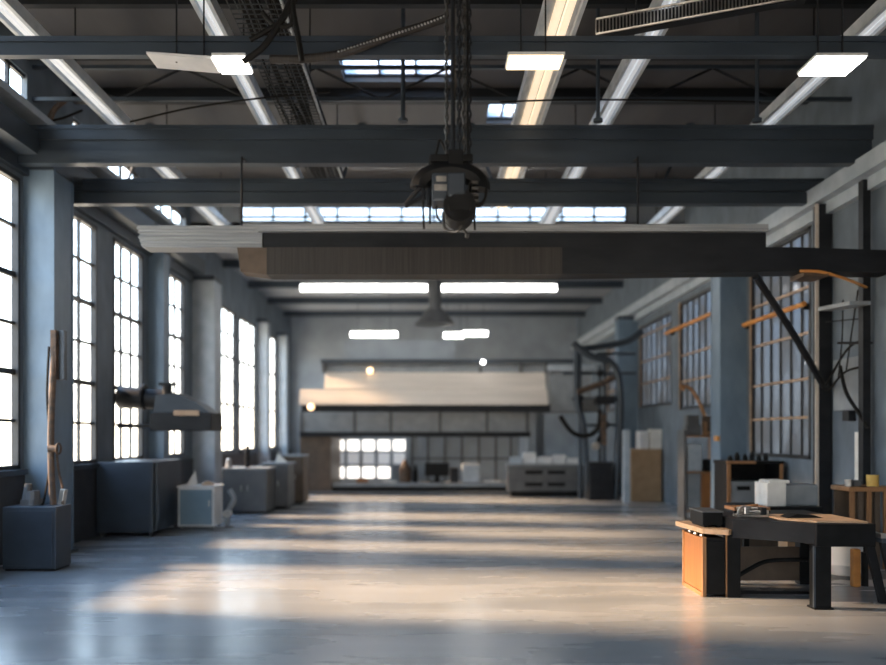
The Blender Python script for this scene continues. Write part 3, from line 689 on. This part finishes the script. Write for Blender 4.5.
xs = [(511, 523, 457, 'white carton at left end'), (524, 537, 453, 'tallest white carton second from left'), (538, 553, 457, 'white packet in the middle'), (554, 567, 455, 'white packet second from right'), (568, 582, 458, 'low white packet at right end')]
for a, c_, pt, lab in xs:
    MB().box(X(a, YM), X(c_, YM), YM + .1 + .03 * (a % 3), YM + .42, zt_, Z(pt, YM)).bevel(.03).build('packet', 'pale_blue' if a % 2 else 'white', label=lab + ' on the grey drawer chest', cat='packet', group='packets on the drawer chest')

YP = 24.6
def r_(px, py, dy=0): return (X(px, YP), YP + dy, Z(py, YP))
t = thing('pipe_machine', 'tall dark machine of curved ducts and pipes right of the booth', 'machine', (X(605, YP), YP, 0))
MB().tube([r_(573, 343), r_(590, 356), r_(610, 362), r_(619, 380), r_(620, 420), r_(617, 470), r_(616, 500)], .11, 10).build('main_duct', 'steel', t, smooth=True)
MB().tube([r_(576, 348, .3), r_(605, 345, .3), r_(630, 340, .3), r_(645, 330, .3)], .10, 10).build('upper_duct', 'steel', t, smooth=True)
MB().tube([r_(578, 392, .1), r_(600, 384, .1), r_(618, 376, .1)], .09, 8).build('cross_pipe', 'rust', t)
MB().tube([r_(578, 345, .3), r_(579, 400, .3), r_(586, 430, .3), r_(590, 504, .3)], .09, 8).build('standpipe', 'steel', t)
for px, pa, pb, dy in ((583, 352, 500, .5), (603, 364, 500, .45), (609, 350, 500, .6)):
    MB().cyl(r_(px, pb, dy), r_(px, pa, dy), .055, n=8).build('upright_pipe', 'steel', t)
for py, pa, pb in ((372, 566, 640), (398, 575, 626), (425, 583, 622), (352, 600, 640)):
    MB().cyl(r_(pa, py, .52), r_(pb, py, .52), .045, n=8).build('cross_rail', 'steel', t)
for px, py in ((583, 398), (603, 372), (609, 425), (603, 440)):
    MB().sph(r_(px, py, .45), .12, n=10).build('coupling', 'steel_dark', t)
MB().box(X(585, YP), X(600, YP), YP + .3, YP + .6, Z(412, YP), Z(398, YP)).bevel(.02).build('junction_box', 'grey', t)
MB().tube([r_(560, 416), r_(572, 432), r_(586, 436), r_(598, 428), r_(600, 410)], .07, 8).build('hose', 'rubber', t)
MB().box(X(588, YP), X(612, YP), YP - .2, YP + .35, 0, Z(462, YP)).bevel(.03).build('pump_body', 'steel_dark', t)
MB().box(X(596, YP), X(614, YP), YP - .1, YP + .3, Z(404, YP), Z(396, YP)).build('bracket', 'steel_dark', t)
MB().box(X(600, YP), X(605, YP), YP - .25, YP - .15, Z(445, YP), Z(414, YP)).build('gauge_board', 'rust', t)
MB().cyl(r_(594, 446, -.25), r_(594, 446, -.12), .12, n=14).build('gauge', 'metal', t)
YN = 24.0
x0, x1 = X(631, YN), XR - .05
zt_ = Z(449, YN)
t = thing('carton', 'tall brown carton standing at right of the pipe machine', 'carton', ((x0 + x1) / 2, YN, 0))
MB().box(x0, x1, YN, YN + .8, 0, zt_).bevel(.015).build('body', 'cardboard', t)
B(x0 + .1, x1 - .1, YN + .36, YN + .44, zt_, zt_ + .008).build('tape', 'paper', t)
MB().box(X(622, YN - .3), X(629, YN - .3), YN - .5, YN - .3, 0, Z(430, YN)).bevel(.03).build('white_tank', 'pale_blue', label='pale blue tall tank left of the brown carton', cat='tank')
MB().box(X(640, YN), X(650, YN), YN + .1, YN + .5, zt_, Z(431, YN)).bevel(.02).build('white_box', 'white', label='white box on left of the brown carton', cat='box')
MB().box(X(651, YN), X(663, YN), YN + .1, YN + .4, zt_, Z(429, YN)).bevel(.01).build('white_sign_board', 'paper', label='white board on right of the brown carton', cat='board')

# ------------------------------------------------------------------ right wall furniture
# orange rail along the wall
t = thing('orange_rail', 'orange painted rail along the right wall crossing the windows', 'rail', (6.9, 14.5, 4.2))
for ya, yb, z in ((14.75, 17.6, 4.42), (18.4, 23.4, 4.97)): MB().tube([(6.9, ya, z), (6.9, yb, z)], .05, 8, False).build('rail', 'orange', t)
for y in (14.8, 17.5, 18.6, 22.9): z = 4.42 if y < 18 else 4.97; B(6.9, XR, y, y + .05, z - .1, z + .02).build('bracket', 'steel_dark', t)
# open shelf with appliances
YS = 19.0
t = thing('shelf_unit', 'wooden shelf unit with grey machines below the far right window', 'shelf', (6.35, YS, 0))
x0, x1 = X(684, YS), X(718, YS)
z1, z2, z3 = Z(472, YS), Z(436, YS), Z(505, YS)
for x in (x0, x1 - .06): B(x, x + .06, YS, YS + .5, 0, Z(430, YS)).build('upright', 'grey' if x == x0 else 'wood', t)
for z in (.2, z1, z2): B(x0 + .06, x1 - .06, YS + .01, YS + .5, z - .03, z + .01).build('shelf_board', 'wood', t)
MB().box(x0 + .09, x0 + .42, YS + .05, YS + .45, .21, z1 - .03).bevel(.02).build('file_box', 'midgrey', label='pale grey box on lowest board of the shelf unit', cat='box')
MB().box(x0 + .44, x1 - .08, YS + .03, YS + .45, .21, z1 - .04).bevel(.01).build('drawer_crate', 'wood_orange', label='orange wooden crate on lowest board of the shelf unit', cat='crate')
MB().box(x0 + .09, x0 + .46, YS + .05, YS + .45, z1 + .01, z1 + .66).bevel(.05).cyl((x0 + .27, YS + .03, z1 + .36), (x0 + .27, YS + .06, z1 + .36), .1, n=14).build('grey_appliance', 'pale_blue', label='pale blue appliance on the middle board of shelf unit', cat='appliance')
MB().box(x0 + .5, x1 - .1, YS + .05, YS + .45, z1 + .01, z1 + .3).bevel(.03).build('small_appliance', 'black', label='small black appliance right on middle board of shelf unit', cat='appliance')
MB().box(x0 + .09, x0 + .44, YS + .1, YS + .4, z2 + .01, z2 + .26).bevel(.02).box(x0 + .12, x0 + .4, YS + .12, YS + .38, z2 + .26, z2 + .5).build('stacked_machine', 'grey', label='grey stepped machine on top board of the shelf unit', cat='machine')
MB().cyl((x0 + .56, YS + .2, z2 + .01), (x0 + .56, YS + .2, z2 + .34), .07, n=12).cyl((x0 + .56, YS + .2, z2 + .34), (x0 + .56, YS + .2, z2 + .46), .06, .03, n=12).build('canister', 'wood', label='tan canister on top board of the shelf unit', cat='canister')
t = thing('arm_lamp', 'curved brass arm lamp rising from top of the shelf unit', 'lamp', (x1 - .2, YS + .2, z2))
MB().tube([(x1 - .12, YS + .2, z2 + .01), (X(709, YS), YS + .2, Z(420, YS)), (X(703, YS), YS + .2, Z(404, YS)), (X(695, YS), YS + .2, Z(390, YS)), (X(687, YS), YS + .2, Z(385, YS))], .045, 8).build('arm', 'wood', t, smooth=True)
MB().cyl((X(687, YS), YS + .2, Z(385, YS)), (X(684, YS), YS + .2, Z(388, YS)), .05, .1, n=12).build('shade', 'wood', t)
MB().cyl((x1 - .12, YS + .2, z2 + .01), (x1 - .12, YS + .2, z2 + .05), .1, n=14).build('base', 'rust', t)
MB().box(X(705, YS), X(713, YS), YS + .14, YS + .26, Z(432, YS), Z(416, YS)).bevel(.02).build('joint', 'rust', t)
# black workbench hutch
YW = 15.6
t = thing('tool_bench', 'black tool bench with hutch and wooden edges before the broad column', 'bench', (6.2, YW, 0))
x0, x1 = X(727, YW), X(783, YW)
zA, zB_ = Z(461, YW), Z(479, YW)
for x in (x0, x1 - .07): B(x, x + .07, YW, YW + .7, 0, zA - .05).build('side_panel', 'black', t); B(x, x + .07, YW - .015, YW, 0, zA - .06).build('edge_trim', 'wood', t)
MB().box(x0 - .02, x1 + .02, YW - .01, YW + .72, zA - .06, zA).bevel(.01).build('top', 'black', t); B(x0 - .02, x0 + .55, YW - .03, YW - .01, zA - .05, zA).build('top_edge', 'wood', t)
B(x0 + .07, x1 - .07, YW + .6, YW + .7, .1, zA - .06).build('back_panel', 'black', t)
MB().box(x0 + .07, x1 - .07, YW + .02, YW + .6, .12, zB_ - .35 + .3).bevel(.01).build('cabinet', 'midgrey', t)
B(x0 + .1, x0 + .42, YW, YW + .02, .35, .62).build('door', 'grey', t)
MB().box(x0 + .2, x0 + .45, YW, YW + .03, zB_ - .22, zB_ - .14).build('handle', 'black', t)
for k, px in enumerate((735, 742, 750, 757, 764, 771)):
    x = X(px, YW); hh = (.10, .16, .13, .17, .11, .14)[k]
    MB().cyl((x, YW + .25, zA), (x, YW + .25, zA + hh * .7), .05, n=12).cyl((x, YW + .25, zA + hh * .7), (x, YW + .25, zA + hh), .03, n=12).build('jar', 'black', label=('first', 'second', 'third', 'fourth', 'fifth', 'sixth')[k] + ' small black jar from the left on the tool bench top', cat='jar', group='black jars on the tool bench')
MB().cyl((X(774.5, YW - .3), YW - .3, 0), (X(774.5, YW - .3), YW - .3, Z(478, YW)), .06, n=10).build('gas_bottle', 'black', label='narrow dark cylinder in front of the tool bench right end', cat='cylinder')
B(6.37, 6.42, 17.72, 17.95, Z(441, 17.6), Z(436, 17.6)).build('orange_marker', 'orange', label='small orange marker on left face of the broad right column', cat='marker')  # plain orange block set on the left face of the column

# low dark table with white machine
YV = 12.1
t = thing('side_table', 'low dark table behind the desk carrying the white machine', 'table', (5.3, YV, 0))
x0, x1 = X(742, YV), X(823, YV)
zT2 = Z(507, YV)
MB().box(x0, x1, YV, YV + .8, zT2 - .09, zT2).bevel(.008).build('table_top', 'black', t)
for x in (x0 + .05, x1 - .13):
    for y in (YV + .05, YV + .68): B(x, x + .08, y, y + .08, 0, zT2 - .09).build('leg', 'black', t)
B(x0 + .1, x1 - .1, YV + .7, YV + .74, .2, .45).build('back_board', 'brown', t)
x0, x1 = X(769, YV), X(823, YV)
t = thing('white_machine', 'white boxy machine with lid on the low dark table', 'machine', (5.5, YV + .1, zT2))
MB().box(x0, x0 + .30, YV + .08, YV + .55, zT2, zT2 + .36).bevel(.02).build('front_block', 'paper', t)
MB().box(x0 + .28, x1, YV + .14, YV + .6, zT2, zT2 + .33).bevel(.03).build('body', 'midgrey', t)
MB().box(x0 + .05, x0 + .36, YV + .1, YV + .5, zT2 + .35, zT2 + .40).bevel(.015).build('lid', 'paper', t)

# main desk
t = thing('work_desk', 'dark steel work desk with pale wooden end and cabinet at lower right', 'desk', (4.3, 10, 0))
TZ0, TZ1 = .80, .98
MB().prism([(3.30, 10.75), (3.36, 9.86), (3.62, 9.7), (3.8, 9.9), (3.8, 10.85)], TZ0 - .015, TZ0 + .045, 'Z').bevel(.006).build('wooden_end_top', 'wood_pale', t, label='pale wooden end of the top')
MB().prism([(3.68, 9.72), (4.42, 9.18), (4.42, 10.9), (3.68, 10.9)], TZ0 + .03, TZ1, 'Z').build('steel_top', 'steel_dark', t)
MB().prism([(3.68, 9.73), (4.42, 9.19), (4.42, 9.26), (3.68, 9.8)], TZ0 - .05, TZ0 + .03, 'Z').build('apron', 'steel_dark', t)
MB().box(4.42, 5.1, 9.15, 10.9, .72, TZ1).bevel(.008).build('drawer_box', 'black', t)
MB().prism([(4.2, 9.6), (4.5, 9.3), (5.05, 9.22), (5.05, 10.1), (4.2, 10.1)], TZ1, TZ1 + .022, 'Z').build('board_top', 'wood_pale', t, label='pale board let into the top')
b = MB().box(4.42, 4.6, 9.17, 9.32, 0, .72).box(4.40, 4.62, 9.15, 9.34, 0, .02); b.build('leg', 'black', t)
B(4.40, 4.419, 9.165, 9.2, .02, .72).build('lit_leg_edge', 'steel', t)  # lighter strip paints the lit left edge of the front leg
MB().box(3.66, 3.82, 9.84, 9.98, 0, TZ0 - .02).build('leg', 'black', t)
B(3.645, 3.66, 9.85, 9.87, 0, TZ0 - .02).build('lit_leg_edge', 'wood', t)  # warm lit edge of the left leg, painted as a wood-coloured strip
B(4.95, 5.08, 10.7, 10.85, 0, .74).build('leg', 'black', t); B(3.66, 3.8, 10.7, 10.85, 0, TZ0).build('leg', 'black', t)
MB().tube([(3.82, 10.0, .22), (4.0, 10.0, .33), (4.2, 10.0, .42), (4.5, 10.0, .44), (5.0, 10.0, .44)], .03, 6).build('brace', 'black', t)
B(3.8, 4.9, 9.96, 10.02, .02, .05).build('foot_rail', 'black', t)
MB().tube([(3.74, 9.9, .66), (3.78, 9.9, .75), (3.9, 9.85, .78)], .04, 6).build('corner_brace', 'black', t)
B(3.8, 4.95, 10.72, 10.76, .05, .5).build('modesty_board', 'brown', t)
t = thing('desk_cabinet', 'cabinet with sunlit orange side tucked under left end of work desk', 'cabinet', (3.5, 10.2, 0))
MB().box(3.40, 3.64, 9.88, 10.66, .03, .73).build('body', 'black', t)
MB().box(3.375, 3.40, 9.92, 10.62, .06, .72).build('side_panel', 'wood_orange', t, label='pine side panel painted in low sun orange')  # orange of low sun on the left face put into the panel colour
b = MB().box(3.365, 3.41, 9.87, 9.92, 0, .74).box(3.365, 3.41, 10.62, 10.67, 0, .74).box(3.365, 3.41, 9.9, 10.64, 0, .05)
b.build('side_frame', 'wood', t)
MB().box(3.42, 3.62, 9.862, 9.88, .07, .68).build('door', 'black', t)
for k, y in enumerate((9.96, 10.18, 10.4)):
    MB().sph((3.38, y, .752), .028, (1, 1.6, .8)).build('catch', 'metal', t)

# things on the desk
D = TZ1
def dz(px, Y): return X(px, Y)
t = thing('equipment_case', 'flat dark case at left end of the work desk', 'case', (3.62, 10.3, TZ0 + .045))
MB().box(3.41, 3.66, 10.0, 10.5, .87, 1.03).bevel(.008).build('body', 'black', t)
B(3.40, 3.67, 9.99, 10.51, 1.03, 1.048).build('lid', 'grey', t)
for x in (3.43, 3.6): B(x, x + .04, 10.02, 10.48, TZ0 + .045, .87).build('foot', 'black', t)
t = thing('bench_vice', 'shiny metal vice with bars in the middle of work desk', 'vice', (3.98, 9.98, D))
MB().box(3.82, 4.22, 9.92, 10.1, D, D + .03).bevel(.005).build('base', 'metal', t)
MB().cyl((3.84, 9.99, D + .06), (4.2, 9.93, D + .06), .026, n=12).cyl((3.86, 10.07, D + .1), (4.18, 10.0, D + .1), .02, n=12).build('slide_bar', 'metal', t)
MB().box(3.9, 3.97, 9.92, 10.06, D + .03, D + .13).bevel(.012).build('jaw', 'metal', t)
MB().box(4.1, 4.17, 9.9, 10.04, D + .03, D + .12).bevel(.012).build('jaw', 'steel_dark', t)
MB().tube([(3.8, 9.88, D + .03), (3.84, 9.94, D + .09), (3.9, 9.97, D + .13), (4.0, 9.98, D + .12)], .016, 6).build('handle', 'metal', t)
t = thing('metal_tray', 'wooden rimmed tray of tools behind the vice', 'tray', (4.0, 10.4, D))
MB().box(3.9, 4.36, 10.25, 10.6, D + .022, D + .05).build('base', 'steel_dark', t)
MB().box(3.9, 4.36, 10.25, 10.28, D + .05, D + .09).box(3.9, 4.36, 10.57, 10.6, D + .05, D + .09).box(3.9, 3.93, 10.28, 10.57, D + .05, D + .09).box(4.33, 4.36, 10.28, 10.57, D + .05, D + .09).build('rim', 'wood', t)
MB().cyl((3.95, 10.32, D + .07), (4.3, 10.42, D + .07), .018, n=8).build('spanner', 'metal', label='long metal spanner lying in the wooden rimmed tray', cat='spanner')
MB().cyl((3.97, 10.5, D + .068), (4.25, 10.36, D + .115), .016, n=8).build('file_tool', 'wood', label='tan handled file lying in the wooden rimmed tray', cat='file')
MB().prism([(4.3, D + .022), (4.74, D + .022), (4.62, D + .055), (4.42, D + .07)], 9.62, 9.85, 'Y').build('glasses_case', 'black', label='curved black case lying on pale board of the work desk', cat='case')

# items under and behind the desk
t = thing('white_drum', 'white rounded tub on the floor behind the right desk leg', 'tub', (5.4, 10.75, 0))
MB().cyl((5.82, 11.25, .04), (5.82, 11.25, .2), .2, .27, n=20).cyl((5.82, 11.25, .2), (5.82, 11.25, .56), .27, .24, n=20).build('body', 'white', t, smooth=True)
MB().cyl((5.82, 11.25, 0), (5.82, 11.25, .05), .24, n=20).build('base', 'grey', t)
MB().box(5.56, 5.66, 10.5, 10.6, 0, .5).bevel(.02).build('orange_bottle', 'orange', label='orange flask beside the white tub under the desk', cat='flask')
MB().cyl((5.76, 10.6, 0), (5.76, 10.6, .45), .045, n=10).cyl((5.76, 10.6, .45), (5.76, 10.6, .56), .02, n=8).build('black_bottle', 'black', label='thin black bottle right of the orange flask', cat='bottle')
MB().box(5.05, 5.19, 11.3, 11.6, 0, .62).box(5.05, 5.2, 11.28, 11.3, .3, .33).build('small_carton', 'cardboard', label='narrow tan carton left of the white tub', cat='carton')
t = thing('folded_stool', 'dark bench with splayed leg at the right edge of the picture', 'stool', (5.2, 9.5, 0))
x0 = X(862, 9.3)
MB().box(x0 - .0 + .12, x0 + 1.1, 9.1, 9.6, .77, .82).bevel(.006).build('seat', 'steel', t)
for y in (9.15, 9.5):
    MB().prism([(x0 + .14, .77), (x0 + .24, .77), (x0 + .42, 0), (x0 + .33, 0)], y, y + .06, 'Y').build('leg', 'steel_dark', t)
    MB().prism([(x0 + .98, .77), (x0 + 1.08, .77), (x0 + 1.08, 0), (x0 + .98, 0)], y, y + .06, 'Y').build('leg', 'steel_dark', t)
B(x0 + .12, x0 + .13 + .06, 9.12, 9.58, .82, .87).build('end_stop', 'metal', t)
YR = 11.9
x0 = X(849, YR)
t = thing('slatted_crate', 'wooden slatted crate standing against the right wall', 'crate', (6.5, YR, 0))
zt_ = Z(487, YR)
MB().box(x0, XR - .05, YR, YR + .55, zt_ - .07, zt_).bevel(.006).build('top', 'wood', t)
for k in range(6):
    x = x0 + .03 + k * .125; B(x, x + .07, YR + .02, YR + .05, 0, zt_ - .07).build('slat', 'brown' if k % 2 else 'wood', t)
B(x0 + .03, XR - .08, YR + .48, YR + .52, 0, zt_ - .07).build('back_panel', 'brown', t)
MB().cyl((x0 + .1, YR + .2, zt_), (x0 + .1, YR + .2, zt_ + .08), .055, n=12).cyl((x0 + .1, YR + .2, zt_ + .08), (x0 + .1, YR + .2, zt_ + .1), .06, n=12).build('tin', 'metal', label='small metal tin at left on the slatted crate', cat='tin')
MB().box(x0 + .16, x0 + .27, YR + .15, YR + .3, zt_, zt_ + .09).bevel(.01).build('small_box', 'grey', label='tiny grey box right of the metal tin on crate', cat='box')
MB().cyl((X(880, YR), YR + .2, zt_), (X(880, YR), YR + .2, zt_ + .17), .085, n=16).build('yellow_jar', 'yellow', label='yellow jar on right of the slatted crate', cat='jar')

# fittings on the right wall
t = thing('wall_panel', 'light grey wall panel between the two slim right posts', 'panel', (6.95, 13.2, 2.3))
MB().box(6.93, XR, 12.8, 13.75, Z(410, 13.3), Z(358, 13.3)).bevel(.01).build('panel', 'midgrey', t)
B(6.9, XR, 12.85, 13.0, Z(485, 13), Z(432, 13)).build('white_strip', 'paper', t, label='white strip below the panel')  # plain white strip on the wall below the panel
B(6.88, XR, 13.15, 13.35, Z(421, 13.3), Z(411, 13.3)).build('bracket', 'steel_dark', t)
def rp(px, py, Y): return (X(px, Y), Y, Z(py, Y))
MB().tube([rp(756, 277, 12.2), rp(792, 332, 12.8), rp(822, 383, 13.6), rp(827, 387, 13.75)], .055, 8).build('diagonal_strut', 'steel_dark', label='black diagonal strut from the lower girder to the slim post', cat='strut')
t = thing('wire_bracket', 'bracket of bare wires and cables between the slim right posts', 'bracket', rp(845, 360, 12.9))
MB().tube([rp(826, 385, 13.5), rp(840, 360, 13.2), rp(852, 345, 13), rp(870, 338, 12.6)], .02, 6).tube([rp(828, 392, 13.5), rp(845, 372, 13.1), rp(868, 366, 12.7)], .018, 6).tube([rp(843, 300, 13.2), rp(842, 340, 13.2), rp(838, 380, 13.3)], .012, 6).tube([rp(858, 290, 12.9), rp(852, 330, 13.0), rp(846, 372, 13.1)], .012, 6).build('bare_wire', 'rubber', t)
MB().tube([rp(838, 343, 13.2), rp(872, 343, 12.6)], .022, 6).tube([rp(826, 322, 13.5), rp(886, 316, 12.5)], .010, 6).build('cross_bar', 'steel_dark', t)
MB().prism([(12.3, Z(308, 12.6)), (13.3, Z(311, 13.3)), (13.3, Z(311, 13.3) + .06), (12.3, Z(308, 12.6) + .06)], 6.45, 6.78, 'X').build('shelf_plate', 'midgrey', t)
MB().tube([rp(840, 366, 13.2), rp(846, 392, 13.0), rp(858, 412, 12.7), rp(868, 428, 12.55)], .03, 8).build('drooping_cable', 'rubber', label='thick black cable drooping from wire bracket to the slim black post', cat='cable')
MB().tube([rp(800, 271, 12.05), rp(822, 272, 12.05), rp(846, 279, 12.3), rp(868, 288, 12.62)], .022, 6).build('orange_conduit', 'orange', label='thin orange conduit bent under the right end of lower girder', cat='conduit')
# pipes and junction bits on upper left wall
t = thing('wall_pipework', 'small rusty pipework above the crane ledge at upper left', 'pipes', (-6.3, 13.9, 6.95))
MB().tube([(-6.45, 13.6, 6.62), (-6.45, 13.6, 7.4), (-6.2, 13.6, 7.7)], .05, 8).tube([(-6.3, 13.9, 6.62), (-6.3, 13.9, 7.3)], .06, 8).build('pipe', 'rust', t)
MB().tube([(-6.5, 13.3, 6.7), (-6.4, 13.4, 7.2), (-6.2, 13.6, 7.4), (-6.0, 13.8, 7.6)], .02, 6).build('wire', 'rubber', t)

# ------------------------------------------------------------------ light
wd = bpy.data.worlds.new('World'); S.world = wd; wd.use_nodes = True
nt = wd.node_tree; N = nt.nodes; L = nt.links
bg = N['Background']
tc = N.new('ShaderNodeTexCoord'); sp = N.new('ShaderNodeSeparateXYZ'); rm = N.new('ShaderNodeValToRGB')
mr = N.new('ShaderNodeMapRange'); mr.inputs['From Min'].default_value = -.3; mr.inputs['From Max'].default_value = .8
cr = rm.color_ramp
cr.elements[0].position = 0; cr.elements[0].color = (.75, .62, .48, 1)
cr.elements[1].position = 1; cr.elements[1].color = (.42, .64, 1, 1)
e = cr.elements.new(.28); e.color = (1, .86, .68, 1)
e = cr.elements.new(.45); e.color = (.72, .87, 1, 1)
L.new(tc.outputs['Generated'], sp.inputs[0]); L.new(sp.outputs['Z'], mr.inputs['Value']); L.new(mr.outputs['Result'], rm.inputs['Fac'])
L.new(rm.outputs['Color'], bg.inputs['Color']); bg.inputs['Strength'].default_value = 6.0
sun = bpy.data.lights.new('Sun', 'SUN'); sun.energy = 19; sun.color = (1, .64, .37); sun.angle = math.radians(8)
so = bpy.data.objects.new('sun', sun); COL.objects.link(so)
el = math.radians(29); d = Vector((math.cos(el), -.12, -math.sin(el)))
so.rotation_euler = d.to_track_quat('-Z', 'Y').to_euler(); so.location = (-20, 10, 8)

# ------------------------------------------------------------------ camera
cam = bpy.data.cameras.new('camera'); co = bpy.data.objects.new('camera', cam); COL.objects.link(co)
co.location = (0, 0, H); co.rotation_euler = (PI / 2, 0, 0)
cam.sensor_fit = 'HORIZONTAL'; cam.sensor_width = 36; cam.lens = 36 * F / 886
cam.shift_x = (443 - CX) / 886; cam.shift_y = (CY - 332.5) / 886
cam.dof.use_dof = True; cam.dof.focus_distance = 9.6; cam.dof.aperture_fstop = .40
S.camera = co
S.view_settings.view_transform = 'Standard'; S.view_settings.look = 'None'
S.view_settings.exposure = 0.6; S.view_settings.gamma = 1; S.view_settings.use_curve_mapping = False
S.cycles.use_denoising = True
S.cycles.max_bounces = 8; S.cycles.transparent_max_bounces = 12
S.cycles.sample_clamp_indirect = 6
